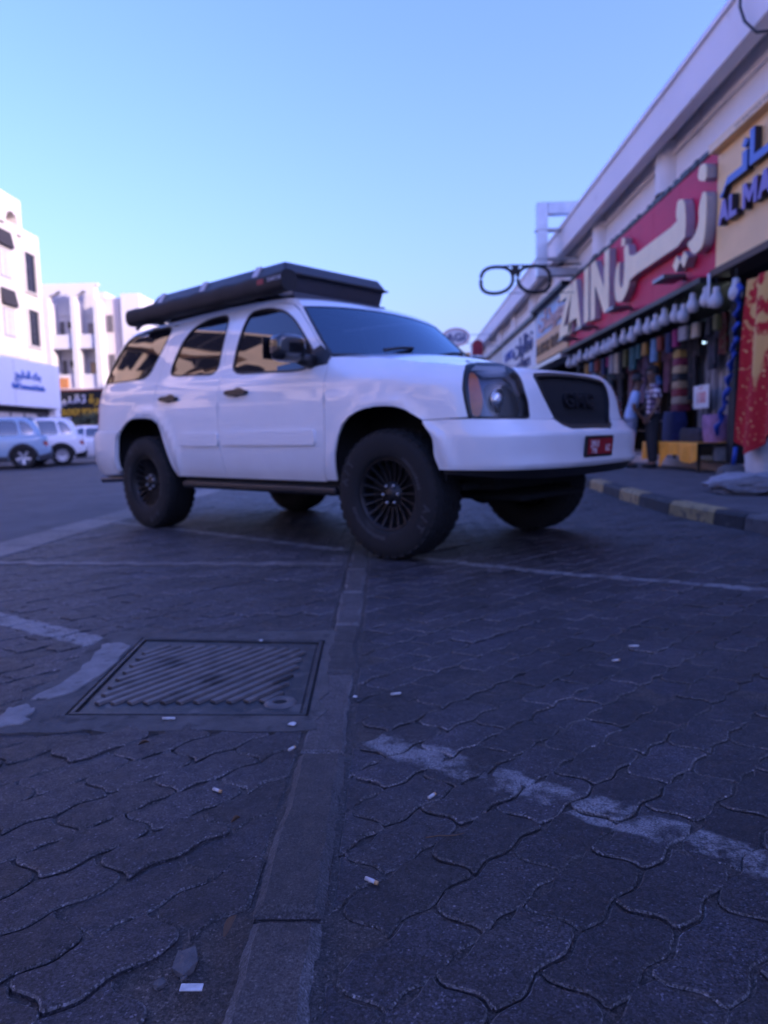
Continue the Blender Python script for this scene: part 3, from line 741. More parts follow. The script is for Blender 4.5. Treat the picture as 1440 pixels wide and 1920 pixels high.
    mb = MB(); mb.lathe([(.054, .004), (.045, .022), (.028, .033), (.0, .037)], xaxis(c0), 24, cap=False); mb.build('projector_lens', tinted_glass('projector_glass', (.25, .30, .38), .5), lamp, smooth=True)
    # mirror
    mr = sub('wing_mirror', suv); yo = -sg
    def mfn(u, v):
        t = 2*PI*u; ph = -PI/2 + PI*v
        ex = lambda c, e: math.copysign(abs(c)**e, c)
        return (2.22 + .075*ex(math.cos(ph), .7)*ex(math.cos(t), .6), yo*(1.12 + .13*ex(math.cos(ph), .6)*ex(math.sin(t), .6)), 1.40 + .095*ex(math.sin(ph), .6) - .10*(.0))
    MB().grid(mfn, 28, 14, True).build('mirror_shell', M_gloss, mr, smooth=True)
    MB().tube([(2.26, yo*.92, 1.315), (2.25, yo*1.0, 1.325), (2.21, yo*1.08, 1.36)], [.05, .045, .04], 10).build('mirror_arm', M_black, mr, smooth=True)
    MB().box(2.108, 2.114, min(yo*1.01, yo*1.25), max(yo*1.01, yo*1.25), 1.33, 1.48).build('mirror_glass', M_glass, mr, bevel=.02)
    sail = [(2.243, 1.36), (2.243, 1.29), (2.42, 1.275), (2.42, 1.40), (2.34, 1.43)]
    panel('mirror_sail', M_black, sail, off=.006, rim=.01)
    # sill step
    y0, y1 = sorted((yo*.80, yo*.985))
    MB().box(.62, 2.50, y0, y1, .395, .455).build('sill_step', M_black, suv, bevel=.02)
    MB().box(.60, 2.50, min(yo*.70, yo*.93), max(yo*.70, yo*.93), .43, .54).build('sill', M_matte, suv, bevel=.02)
    # roof rail
    MB().tube([(-.55, yo*.66, 1.885), (-.45, yo*.665, 1.915), (.5, yo*.67, 1.945), (1.35, yo*.665, 1.935), (1.48, yo*.66, 1.90)], .018, 10).build('roof_rail', M_black, suv, smooth=True)

# front bumper, upper panel round the grille, grille
def sym(L): return L + [(-a, b) for a, b in reversed(L) if abs(a) > 1e-6]
fb = sym([(0, .815), (.26, .812), (.326, .832), (.374, .874), (.58, .874), (.83, .876), (1.0, .882), (1.16, .884), (1.316, .881), (1.304, .814), (1.297, .694), (1.282, .62), (1.270, .588), (.86, .584), (.53, .580), (0, .576)])
skin('front_bumper', M_white, suv, Q, NQ, fb, (), .03, 0, .03)
GR = sym([(0, 1.172), (.25, 1.168), (.46, 1.152), (.482, 1.130), (.435, 1.005), (.37, .88), (.330, .835), (.26, .816), (0, .816)])
HLr = rounded([(.953, 1.206), (.985, 1.11), (.998, .997), (.994, .887), (.825, .881), (.604, .880), (.593, .975), (.606, 1.109), (.640, 1.178), (.700, 1.208), (.82, 1.217)], .12, 2)
ff = [(a, suv_ztop(SUV.base(a)[0])-.004) for a in (0, .2, .4, .6)] + [(.645, 1.182), (.610, 1.112), (.596, .975), (.607, .877), (.40, .876), (.374, .882), (.439, 1.005), (.486, 1.132), (.465, 1.157), (.25, 1.172), (0, 1.176)]
for mm in (lambda P: P, mirror_s): skin('front_panel', M_white, suv, Q, NQ, mm(ff), (), .05, 0, .02)
gr = skin('grille', M_mesh, suv, Q, NQ, GR, (), .05, -.022, 0)
skin('grille_frame', M_black, gr, Q, NQ, GR, [grow(GR, -.022)], .04, .004, .028)
def onq(s, z, off):
    p = Vector(Q(s, z)); m = Vector(NQ(s, z)); return p+m*off
def face_matrix(s, z, off):
    m = Vector(NQ(s, z)); xr = Vector((0, 0, 1)).cross(m).normalized(); up = m.cross(xr)
    p = onq(s, z, off); return Matrix(((xr.x, up.x, m.x, p.x), (xr.y, up.y, m.y, p.y), (xr.z, up.z, m.z, p.z), (0, 0, 0, 1)))
M_badge = pm('dark_badge', (.014, .014, .017), .45, .2, var=.1)
text_obj('badge', 'GMC', M_badge, gr, .13, .014, face_matrix(0, .955, -.016), sx=1.45, bold=.004)
# number plate
pl = sub('number_plate', suv); pm_ = face_matrix(-.012, .702, .012)
mb = MB(); mb.obox((0, 0, 0), (.385, .135, .018), Matrix.Identity(3)); o = mb.build('plate_frame', M_black, pl, bevel=.006); o.data.transform(pm_)
M_plate = pm('red_plate', (.28, .010, .016), .4, var=.1, vscale=20); M_plw = pm('plate_white', (.72, .66, .66), .4, var=.1)
mb = MB(); mb.obox((0, 0, .0105), (.345, .098, .004), Matrix.Identity(3)); o = mb.build('plate_face', M_plate, pl); o.data.transform(pm_)
text_obj('plate_number', '2911', M_plw, pl, .062, .001, pm_ @ Matrix.Translation((-.085, -.005, .0128)), bold=.001)
text_obj('plate_number', '\u0662\u0669\u0661\u0661', M_plw, pl, .045, .001, pm_ @ Matrix.Translation((-.085, -.043, .0128)), bold=.001)
text_obj('plate_letters', 'LC', M_plw, pl, .055, .001, pm_ @ Matrix.Translation((.105, -.03, .0128)), bold=.001)
# black valance and skid plate below the bumper
va = sym([(0, .574), (.53, .578), (.86, .582), (1.24, .585), (1.24, .56), (.86, .53), (.53, .515), (0, .51)])
skin('lower_valance', M_black, suv, Q, NQ, va, (), .06, -.012, .05)
MB().box(3.05, 3.62, -.42, .42, .36, .40).build('skid_plate', M_matte, suv, bevel=.02)

# bonnet
def edge_s(k): return k
edge = [(a, suv_ztop(SUV.base(a)[0])) for a in [0, .1, .2, .3, .4, .5, .6, .7, .8, .88, .955, 1.02, 1.10, 1.22, 1.35, 1.5, 1.7, 1.9, 2.1, 2.236]]
epts = [Q(a, z) for a, z in edge]
ey = smooth_tab(sorted([(round(p[0], 4), -p[1]) for p in epts[6:]], key=lambda t: t[0]))
ez = smooth_tab(sorted([(round(p[0], 4), p[2]) for p in epts[6:]], key=lambda t: t[0]))
XF = epts[0][0]
def bonnet_pos(x, y):
    xe = min(x, epts[6][0]); Y = ey(xe); zb = ez(xe)
    if x > xe:
        t = (x-xe)/(XF-xe); zb = zb + (edge[0][1]-zb)*min(1, t); Y = Y
    u = min(1.0, abs(y)/max(.05, Y))
    c = .060*sstep(0, 1.0, (XF-x)/.9)
    return (x, y, zb + c*(1-u**2.6))
def bonnet_n(x, y, e=.004):
    a, b, c, d = (Vector(bonnet_pos(x-e, y)), Vector(bonnet_pos(x+e, y)), Vector(bonnet_pos(x, y-e)), Vector(bonnet_pos(x, y+e)))
    return tuple((b-a).cross(d-c).normalized())
bo = [(p[0]-.004, p[1]+.004) for p in epts] + [(2.42, -.55), (2.50, -.2)]
bo = bo + [(x, -y) for x, y in reversed(bo) if abs(y) > .01]
skin('bonnet', M_white, suv, bonnet_pos, bonnet_n, bo, (), .055, 0, .03)
# windscreen, roof
ap = [Q(a, z) for a, z in APIL]                                # top -> base
def ws_edge(t):
    k = t*(len(ap)-1); i = min(int(k), len(ap)-2); u = k-i; return [ap[i][j]+(ap[i+1][j]-ap[i][j])*u for j in range(3)]
def ws_pos(u, t):
    e = ws_edge(t); bow = .07 + .06*t; cr = .035*(1-t)+.012*t
    return (e[0]+bow*(1-u*u), e[1]*-u if False else u*abs(e[1]), e[2]+cr*(1-u*u))
def num_n(f):
    def g(u, t, e=.01):
        a, b, c, d = (Vector(f(u-e, t)), Vector(f(u+e, t)), Vector(f(u, max(0, t-e))), Vector(f(u, min(1, t+e))))
        n = (b-a).cross(d-c).normalized(); return tuple(n if n.z > 0 else -n)
    return g
skin('windscreen', M_wglass, suv, ws_pos, num_n(ws_pos), [(-.985, .02), (.985, .02), (.985, 1.0), (-.985, 1.0)], (), .09, 0, .01)
skin('windscreen_seal', M_black, suv, ws_pos, num_n(ws_pos), [(-1.0, .0), (1.0, .0), (1.0, 1.0), (-1.0, 1.0)], [[(-.972, .035), (.972, .035), (.972, .955), (-.972, .955)]], .07, .003, .012)
rs = [(a, ROOFZ(a)+.014) for a in (2.645, 2.70, 2.78, 2.9, 3.1, 3.4, 3.7, 4.0, 4.4, 4.8, 5.1, 5.45, 5.62)]
rs[0] = (2.645, 1.747); rs[1] = (2.70, 1.792)
rp = [Q(a, z) for a, z in rs]
def roof_pos(u, t):
    k = t*(len(rp)-1); i = min(int(k), len(rp)-2); v = k-i; e = [rp[i][j]+(rp[i+1][j]-rp[i][j])*v for j in range(3)]
    f = max(0, 1-t*6); bow = .07*f - .10*max(0, t-.85)/.15
    cr = .035 + .004*math.sin(t*PI)
    return (e[0]+bow*(1-u*u), u*abs(e[1]), e[2]+cr*(1-abs(u)**2.4))
roof = skin('roof', M_white, suv, roof_pos, num_n(roof_pos), [(-1, 0), (1, 0), (1, 1), (-1, 1)], (), .05, 0, .02)
for u0 in (.28, -.42):
    MB().tube([(2.52, u0*.9-.10, 1.405), (2.47, u0*.9+.16, 1.445), (2.455, u0*.9+.30, 1.452)], .012, 8).build('wiper', M_black, suv, smooth=True)
# tail: lift gate, rear glass, bumper
S_ = SUV.S
def sym2(L): return [(a, b) for a, b in L] + [(2*S_-a, b) for a, b in reversed(L)]
def Qr(a, z):
    if a <= S_: return Q(a, z)
    x, y, zz = Q(2*S_-a, z); return (x, -y, zz)
def NQr(a, z):
    if a <= S_: return NQ(min(a, S_-.003), z)
    x, y, zz = NQ(min(2*S_-a, S_-.003), z); return (x, -y, zz)
gate_w = sym2([(5.85, 1.36), (5.76, 1.60), (5.68, 1.76), (6.0, 1.80)][::-1])
lg = sym2([(5.93, .905), (5.935, 1.1), (5.905, 1.305), (5.81, 1.31), (5.755, 1.50), (5.68, 1.70), (5.62, 1.80), (5.80, 1.835)])
gate = skin('lift_gate', M_white, suv, Qr, NQr, lg, [gate_w], .06, 0, .02)
skin('rear_window', M_glass, gate, Qr, NQr, grow(gate_w, .006), (), .07, -.008, 0)
rb = sym2([(5.125, .50), (5.128, .65), (5.115, .80), (5.09, .882), (5.30, .889), (5.735, .898), (6.3, .900)])
rb = sym2([(6.2, .46), (5.6, .475), (5.25, .49), (5.128, .51), (5.128, .65), (5.115, .80), (5.092, .882), (5.30, .888), (5.735, .896), (6.2, .898)])
skin('rear_bumper', M_white, suv, Qr, NQr, rb, (), .06, .018, .04)
mb = MB(); mb.tube([(-.55, -.78, .44), (-.80, -.88, .43), (-.905, -.925, .425)], .036, 16, cap=False); mb.tube([(-.55, -.78, .44), (-.80, -.88, .43), (-.895, -.92, .425)], .030, 16); mb.build('exhaust_tip', M_lampdark, suv, smooth=True)
# chassis, wheel wells, cabin
MB().box(-1.10, 3.55, -.60, .60, .44, 1.08).build('underbody', M_matte, suv, bevel=.03)
for x0, x1, hw in ((-.50, .62, .93), (2.45, 3.42, .86)):
    MB().box(x0, x1, -hw, hw, 1.02, 1.06).build('wheel_well', M_matte, suv)
    for sgn in (-1, 1): MB().box(x0-.02 if x0 < 0 else x0, x1, sgn*.60-.01, sgn*.60+.01, .45, 1.04).build('wheel_well', M_matte, suv)
MB().box(.60, 2.50, -.95, .95, .50, .56).build('cabin_floor', M_matte, suv)
for xx in (-.52, .60, 2.48, 3.40):
    for sgn in (-1, 1):
        y0, y1 = sorted((sgn*.60, sgn*.93)); MB().box(xx-.008, xx+.008, y0, y1, .52, 1.03).build('well_panel', M_matte, suv)
MB().box(2.12, 2.50, -.80, .80, 1.06, 1.30).build('dashboard', M_black, suv, bevel=.06, seg=3)
MB().box(-.95, 2.2, -.86, .86, 1.0, 1.05).build('cabin_liner', M_matte, suv)
for sy in (-.40, .40):
    st = sub('seat', suv)
    MB().box(1.20, 1.70, sy-.26, sy+.26, 1.0, 1.12).build('cushion', M_seat, st, bevel=.06, seg=3)
    mb = MB(); mb.obox((1.18, sy, 1.36), (.16, .50, .62), Matrix.Rotation(-.2, 3, 'Y')); mb.build('seat_back', M_seat, st, bevel=.06, seg=3)
    MB().box(1.03, 1.13, sy-.13, sy+.13, 1.66, 1.80).build('head_rest', M_seat, st, bevel=.04, seg=3)
mb = MB()
for k in range(25): pass
mb.grid(lambda u, v: (1.98+.19*math.sin(2*PI*u)*.35+.016*math.cos(2*PI*v)*.5, .40+(.19+.016*math.cos(2*PI*v))*math.cos(2*PI*u), 1.30+(.19+.016*math.cos(2*PI*v))*math.sin(2*PI*u)*.93), 28, 8, True)
mb.build('steering_wheel', M_black, suv, smooth=True)
for ax in (0, 2.946):
    MB().tube([(ax, -.80, .42), (ax, .80, .42)], .05, 12).build('axle', M_matte, suv, smooth=True)
    mb = MB(); mb.lathe([(.0, -.17), (.10, -.13), (.15, 0), (.10, .13), (0, .17)], yaxis((ax, .12, .42)), 16); mb.build('differential', M_matte, suv, smooth=True)
    for sgn in (-1, 1): MB().tube([(ax-.12, sgn*.56, .45), (ax-.14, sgn*.52, .95)], .04, 10).build('shock_absorber', M_matte, suv, smooth=True)
MB().tube([(3.40, -.75, .47), (3.40, .75, .47)], .025, 10).build('sway_bar', M_matte, suv, smooth=True)

# wheels
WR = .42
def tyre_letters(wh, txt, a0, r, size):
    for k, ch in enumerate(txt):
        a = a0 - k*(size*.78/r)
        M = Matrix.Translation((0, -.1462, 0)) @ Matrix.Rotation(PI/2, 4, 'X') @ Matrix.Rotation(a-PI/2, 4, 'Z') @ Matrix.Translation((0, r, 0))
        text_obj('tyre_letter', ch, M_whitelet, wh, size, .003, M, bold=.001)
def make_wheel():
    wh = D.objects.new('wheel', None); COL.objects.link(wh); wh.parent = suv
    prof = [(.232, -.105), (.240, -.128), (.262, -.140), (.30, -.146), (.345, -.146), (.380, -.140), (.402, -.126), (.413, -.105), (.4155, -.06), (.416, 0), (.4155, .06), (.413, .105), (.402, .126), (.380, .140), (.33, .146), (.27, .140), (.232, .105)]
    MB().lathe(prof, yaxis((0, 0, 0)), 56, cap=False).build('tyre', M_tyre, wh, smooth=True)
    mb = MB(); nb = 38
    for k in range(nb):
        for y0, y1, da, dw in ((-.135, -.085, 0, .60), (-.075, -.035, .5, .72), (-.025, .025, .12, .72), (.035, .075, .6, .72), (.085, .135, .3, .60)):
            a0 = 2*PI*(k+da)/nb; a1 = a0+2*PI*dw/nb; r0, r1 = (.405, .421)
            q = []
            for r in (r0, r1):
                for a in (a0, a1):
                    for y in (y0, y1):
                        rr = r - (.014 if abs(y) > .12 else 0); q.append((rr*math.cos(a), y, rr*math.sin(a)))
            mb.add(q, [(4, 5, 7, 6), (0, 4, 6, 2), (1, 3, 7, 5), (0, 1, 5, 4), (2, 6, 7, 3)])
    mb.build('tread', M_tyre, wh)
    MB().lathe([(.236, -.112), (.232, -.118), (.222, -.114), (.214, -.095), (.205, -.05), (.200, .06), (.215, .10)], yaxis((0, 0, 0)), 48, cap=False).build('rim', M_rim, wh, smooth=True)
    MB().lathe([(0.0, -.02), (.205, -.02)], yaxis((0, 0, 0)), 40, cap=False).build('brake_disc', pm('brake_dark', (.012, .012, .012), .7, .3), wh)
    MB().lathe([(0.0, -.090), (.035, -.090), (.045, -.078), (.078, -.072), (.085, -.050)], yaxis((0, 0, 0)), 30, cap=False).build('hub', M_rim, wh, smooth=True)
    for k in range(20):
        a = 2*PI*k/20; mb = MB(); q = []
        for r, hw, yy, dp in ((.070, .007, -.068, .03), (.150, .006, -.078, .03), (.219, .008, -.108, .03)):
            for s_ in (-1, 1):
                for d_ in (0, dp): q.append((r*math.cos(a)-s_*hw*math.sin(a), yy+d_, r*math.sin(a)+s_*hw*math.cos(a)))
        mb.add(q, [(0, 4, 6, 2), (1, 3, 7, 5), (0, 1, 5, 4), (2, 6, 7, 3), (4, 8, 10, 6), (5, 7, 11, 9), (4, 5, 9, 8), (6, 10, 11, 7), (0, 2, 3, 1), (8, 9, 11, 10)]); mb.build('spoke', M_rim, wh, bevel=.003)
    for k in range(6):
        a = 2*PI*(k+.4)/6; MB().lathe([(.011, -.070), (.011, -.085), (.006, -.092), (0, -.093)], yaxis((.062*math.cos(a), 0, .062*math.sin(a))), 8).build('lug_nut', M_bright, wh, smooth=True)
    tyre_letters(wh, 'A/T', math.radians(128), .318, .075)
    tyre_letters(wh, 'A/T', math.radians(128+180), .318, .075)
    for a0, a1 in ((150, 200), (-20, 55)):
        mb = MB()
        for k in range(int((a1-a0)/4.5)):
            a = math.radians(a0+4.5*k); b = a+math.radians(3.0); r0, r1 = .268, .292+.006*math.sin(k*2.3)
            mb.add([(r*math.cos(t), -.1452 if r > .28 else -.1425, r*math.sin(t)) for r in (r0, r1) for t in (a, b)], [(0, 1, 3, 2)])
        mb.build('tyre_lettering', M_whitelet, wh)
    return wh
wheel = make_wheel()
for k, (ax, sgn, st) in enumerate(((0, -1, 0), (2.946, -1, .04), (0, 1, 0), (2.946, 1, .04))):
    o = wheel if k == 0 else copy_tree(wheel, suv)
    o.location = (ax, sgn*.845, WR); o.rotation_euler = (0, random.uniform(0, 6), (0 if sgn < 0 else PI)+st)
wheel.rotation_euler = (0, 0, 0)

# ------------------------------------------------------------------ roof tent and side awning
CARM = Matrix.Translation((-1.7319, 7.2133, 0)) @ Matrix.Rotation(-.7076, 4, 'Z')
M_tent = pm('black_tent_shell', (.020, .021, .026), .38, .1, var=.15, vscale=7, bump=.12, bscale=120)
M_tentlow = pm('dark_tent_tray', (.040, .040, .050), .55, var=.15, vscale=8)
M_canvas = pm('black_awning_cover', (.014, .014, .016), .7, var=.25, vscale=10, bump=.3, bscale=60)
M_strap = pm('pale_strap', (.55, .55, .60), .6, var=.1)
tent = thing('roof_tent', 'flat black hard-shell tent closed on the roof of the white car', 'tent', CARM @ Vector((.75, -.08, 1.925)), -.7076)
X0, X1, Y0, Y1 = -1.02, .96, -.60, .56
def shell(z0, z1, in0, in1, x0=X0, x1=X1, y0=Y0, y1=Y1):
    mb = MB(); a = [(x0+in0, y0+in0, z0), (x1-in0, y0+in0, z0), (x1-in0, y1-in0, z0), (x0+in0, y1-in0, z0)]; b = [(x0+in1*1.6, y0+in1, z1), (x1-in1*1.2, y0+in1, z1), (x1-in1*1.2, y1-in1, z1), (x0+in1*1.6, y1-in1, z1)]
    mb.add(a+b, [(3, 2, 1, 0), (4, 5, 6, 7), (0, 1, 5, 4), (1, 2, 6, 5), (2, 3, 7, 6), (3, 0, 4, 7)]); return mb
shell(-.012, .125, .05, .02).build('tray', M_tentlow, tent, bevel=.012)
shell(.128, .225, .0, .05).build('shell', M_tent, tent, bevel=.018, seg=3)
shell(.120, .134, -.008, -.008).build('rubber_seal', M_black, tent, bevel=.004)
for xx in (-.90, -.22, .52):
    mb = MB(); mb.add([(xx, Y0-.012, .10), (xx+.07, Y0-.012, .10), (xx+.11, Y0+.035, .228), (xx+.04, Y0+.035, .228), (xx, Y0+.0, .10), (xx+.07, Y0+.0, .10), (xx+.11, Y0+.055, .218), (xx+.04, Y0+.055, .218)],
           [(0, 1, 2, 3), (4, 7, 6, 5), (0, 4, 5, 1), (1, 5, 6, 2), (2, 6, 7, 3), (3, 7, 4, 0)]); mb.build('strap', M_strap, tent)
mb = MB(); mb.add([(.80, -.555, -.014), (.985, -.555, -.014), (1.02, -.555, -.11), (.95, -.555, -.10), (.80, .50, -.014), (.985, .50, -.014), (1.02, .50, -.11), (.95, .50, -.10)], [(0, 1, 2, 3), (4, 7, 6, 5), (0, 4, 5, 1), (1, 5, 6, 2), (2, 6, 7, 3), (3, 7, 4, 0)]); mb.build('wind_fairing', M_tentlow, tent, bevel=.008)
for xx in (-.7, .55):
    MB().box(xx-.03, xx+.03, -.56, .56, -.055, -.013).build('roof_bar', M_black, tent, bevel=.006)
aw = thing('side_awning', 'long black rolled awning bag clamped along the flank of the roof tent', 'awning', CARM @ Vector((.75, -.80, 1.86)), -.7076)
mb = MB(); mb.grid(lambda u, v: (-1.12+2.26*v, .075*math.copysign(abs(math.cos(2*PI*u))**.7, math.cos(2*PI*u)), .085+.075*math.copysign(abs(math.sin(2*PI*u))**.7, math.sin(2*PI*u)) + .004*math.sin(v*40)), 24, 40, True)
for e, v in ((0, -1.12), (1, 1.14)):
    n0 = len(mb.v); k = 24; ring_ = [(v, .075*math.copysign(abs(math.cos(2*PI*i/k))**.7, math.cos(2*PI*i/k)), .085+.075*math.copysign(abs(math.sin(2*PI*i/k))**.7, math.sin(2*PI*i/k))) for i in range(k)]
    mb.add(ring_, [tuple(range(k))])
mb.build('awning_bag', M_canvas, aw, auto=45)
for v in (-.95, .95): MB().box(v-.03, v+.03, .04, .22, .02, .05).build('bracket', M_bright, aw)
Mt = Matrix.Translation((.64, -.0775, .075)) @ Matrix.Rotation(PI/2, 4, 'X')
text_obj('print', 'DARCHE', M_strap, aw, .040, .002, Mt @ Matrix.Translation((.42, .012, 0)))
mb = MB(); mb.box(.86, .93, -.0785, -.074, .080, .116); mb.build('red_mark', pm('red_print', (.35, .05, .06), .6), aw)
# ------------------------------------------------------------------ the row of shops along the right
M_plaster = pm('lilac_white_plaster', (.86, .82, .80), .85, var=.06, vscale=.9, bump=.15, bscale=60, spots=((.68, .63, .62), 1.3, .62))
M_parapet = pm('painted_parapet', (.86, .82, .82), .8, var=.05, vscale=.7, bump=.12, bscale=50, spots=((.70, .66, .66), 2.0, .64))
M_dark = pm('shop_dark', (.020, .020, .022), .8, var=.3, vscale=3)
M_tile = pm('step_tile', (.36, .29, .27), .5, var=.12, vscale=5)
M_steel = pm('galvanised_steel', (.50, .52, .55), .38, .8, var=.15, vscale=4)
M_blackm = pm('black_metal', (.012, .012, .014), .5, .2, var=.15)
row = thing('shop_building', 'long low pale shop building with overhanging parapet along the right side', 'building', (0, 0, 0))
YA, YB = 4.0, 46.0
MB().box(4.76, 5.15, YA, YB, 3.06, 5.78).build('upper_wall', M_plaster, row)
MB().box(4.30, 4.52, YA, YB, 5.58, 6.25).build('parapet', M_parapet, row, bevel=.02)
MB().box(4.26, 4.30, YA, YB, 6.17, 6.245).build('coping', M_parapet, row)
MB().box(4.52, 11.0, YA, YB, 5.78, 5.95).build('roof', M_plaster, row)
MB().box(4.70, 4.757, YA, YB, 5.47, 5.56).build('ledge', M_plaster, row, bevel=.01)
for yc in (4.75, 9.1, 13.36, 17.65, 22.0, 26.3, 30.6, 35, 39.3, 43.6):
    mb = MB(); mb.grid(lambda u, v: (4.757-.20*math.sin(PI*u)**.6, yc-.36+.72*u, 4.93+.82*v), 10, 2); mb.build('column', M_plaster, row, smooth=True)
MB().box(20.0, 30.0, -70, 64, 0, 19.6).build('unseen_shade_block', M_plaster, row)  # unseen block added behind the row to keep the street in shade
MB().box(4.9, 8.2, YA, YB, .10, .26).build('step', M_tile, row, bevel=.01)
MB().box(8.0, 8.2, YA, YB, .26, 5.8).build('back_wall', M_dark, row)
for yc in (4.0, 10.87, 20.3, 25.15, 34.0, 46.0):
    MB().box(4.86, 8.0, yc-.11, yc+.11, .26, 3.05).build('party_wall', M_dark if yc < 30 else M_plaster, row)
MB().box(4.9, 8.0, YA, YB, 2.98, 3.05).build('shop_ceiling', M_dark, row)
MB().box(4.40, 4.9, 10.98, 20.2, 2.93, 3.02).build('canopy', M_blackm, row, bevel=.01)
for yc in (25.2, 29.8): MB().box(4.93, 5.0, yc+.1, yc+4.1, .26, 2.9).build('shutter', M_steel, row)
MB().box(4.93, 5.0, 34.2, 45.8, .26, 2.9).build('shutter', M_steel, row)
MB().box(4.4, 4.9, 20.4, 34, 2.86, 2.98).build('canopy', M_steel, row)

def fac(X, Y, Z): return Matrix(((0, 0, -1, X), (-1, 0, 0, Y), (0, 1, 0, Z), (0, 0, 0, 1)))
def fp(X): return lambda a, b, d: (X-d, a, b)
def outline_w(P): return P if area(P) > 0 else P[::-1]
# --- red sign
M_redsign = pm('red_sign_panel', (.60, .014, .075), .55, var=.10, vscale=1.2, ior=1.35)
M_cream = pm('cream_letter_face', (.95, .76, .44), .5, var=.06, vscale=3)
M_return = pm('letter_return_metal', (.42, .41, .46), .4, .2, var=.08)
rsgn = thing('shop_sign', 'magenta red fascia sign with big cream raised letters over the textile shop', 'sign', (0, 0, 0))
cuts = [10.90, 12.35, 13.6, 14.92, 16.2, 17.5, 18.8, 20.2]
for a, b in zip(cuts, cuts[1:]): MB().box(4.60, 4.68, a+.004, b-.004, 3.04, 4.80).build('sign_panel', M_redsign, rsgn, bevel=.004)
MB().box(4.682, 4.757, 10.92, 20.18, 3.06, 4.76).build('sign_frame', M_blackm, rsgn)
mb = MB(); random.seed(3)
for k in range(64):
    a = 10.9+9.3*k/64; mb.box(4.585+random.uniform(-.01, .01), 4.67, a, a+.135, 4.802+random.uniform(0, .004), 4.865+random.uniform(0, .05))
mb.build('cable_strip', M_blackm, rsgn)
def letter(P, par, face, ret, X=4.60, d0=.012, d1=.15, holes=None):
    P = outline_w(P); mb = MB(); mb.prism(P, fp(X), d0, d1); o = mb.build('letter', ret, par)
    mb = MB(); mb.prism(P, fp(X), d1+.001, d1+.012); mb.build('letter_face', face, o); return o
def box2(y0, z0, w, h):                                  # unit glyph -> facade; u runs in reading direction
    return lambda L: [(y0-u*w, z0+v*h) for u, v in L]
t = box2(20.72, 3.40, 1.40, 1.24); letter(t([(0, 0), (1, 0), (1, .20), (.36, .20), (1, .80), (1, 1), (.04, 1), (.04, .80), (.62, .80), (0, .20)]), rsgn, M_cream, M_return)
t = box2(19.72, 3.36, 1.44, 1.28)
letter(t([(0, 0), (.20, 0), (.29, .24), (.70, .24), (.79, 0), (1, 0), (.62, 1), (.38, 1), (.0, .0)][:-1]), rsgn, M_cream, M_return)
t = box2(17.98, 3.40, .42, 1.27); letter(t([(0, 0), (1, 0), (1, 1), (0, 1)]), rsgn, M_cream, M_return)
t = box2(17.34, 3.36, 1.48, 1.30); letter(t([(0, 0), (.24, 0), (.24, .60), (.76, 0), (1, 0), (1, 1), (.76, 1), (.76, .40), (.24, 1), (0, 1)]), rsgn, M_cream, M_return)
def smoothP(P, n=2): return rounded(P, .22, n)
letter(smoothP([(11.18, 4.66), (10.92, 4.60), (10.92, 4.34), (11.24, 4.47)], 1), rsgn, M_cream, M_return)
letter(smoothP([(11.04, 4.25), (10.90, 4.18), (10.90, 3.85), (10.93, 3.60), (11.02, 3.44), (11.32, 3.40), (11.62, 3.66), (11.34, 3.66), (11.14, 3.84), (11.18, 4.04)]), rsgn, M_cream, M_return)
letter(smoothP([(12.02, 4.43), (11.74, 4.36), (11.66, 4.02), (11.70, 3.70), (13.0, 3.71), (14.42, 3.72), (14.50, 3.55), (14.90, 3.36), (15.32, 3.44), (15.44, 3.74), (15.38, 4.05), (15.14, 4.25), (15.12, 3.98), (15.10, 3.74), (14.95, 3.62), (14.80, 3.74), (14.76, 4.10), (14.80, 4.42), (14.58, 4.42), (14.46, 4.10), (13.2, 4.09), (12.0, 4.08), (12.08, 4.22)], 1), rsgn, M_cream, M_return)
letter([(14.95, 4.62), (14.76, 4.56), (14.80, 4.44), (14.98, 4.47)], rsgn, M_cream, M_return)
for yy in (12.02, 11.70): letter([(yy+.15, 3.44), (yy, 3.56), (yy-.15, 3.44), (yy, 3.31)], rsgn, M_cream, M_return)
for yy in (12.0, 14.75, 17.3, 19.3):
    fl = thing('floodlight', {12.0: 'flat grey floodlight under the cream Arabic lettering at the near end of the red sign', 14.75: 'flat grey floodlight below the letter N on the red sign', 17.3: 'flat grey floodlight below the letter I on the red sign', 19.3: 'flat grey floodlight at the far end of the red sign'}[yy], 'floodlight', (4.56, yy, 3.20), group='floodlights under the red sign')
    MB().box(-.42, -.06, -.26, .26, -.03, .03).build('lamp_head', M_lampdark, fl, bevel=.01)
    MB().box(-.08, .045, -.03, .03, -.02, .02).build('bracket', M_blackm, fl)
# --- tan sign
M_tan = pm('tan_sign_panel', (.90, .60, .27), .55, var=.08, vscale=1.5)
M_tanh = pm('tan_sign_head', (.88, .62, .34), .5, var=.06)
M_blueL = pm('blue_letter', (.02, .075, .42), .35, var=.06); M_purL = pm('violet_letter', (.16, .085, .36), .4, var=.06); M_letside = pm('dark_letter_side', (.02, .018, .03), .5)
ts = thing('shop_sign', 'tan yellow fascia sign with blue and violet raised letters at the right edge', 'sign', (0, 0, 0))
MB().box(4.58, 4.9, 6.2, 10.87, 3.08, 4.70).build('sign_panel', M_tan, ts)
MB().box(4.46, 4.9, 6.2, 10.92, 4.703, 4.83).build('sign_head', M_tanh, ts, bevel=.01)
MB().box(4.50, 4.9, 6.2, 10.87, 2.98, 3.075).build('sign_foot', pm('brown_soffit', (.09, .06, .04), .7), ts)
def tl(P): letter(P, ts, M_purL, M_letside, X=4.58, d0=.01, d1=.10)
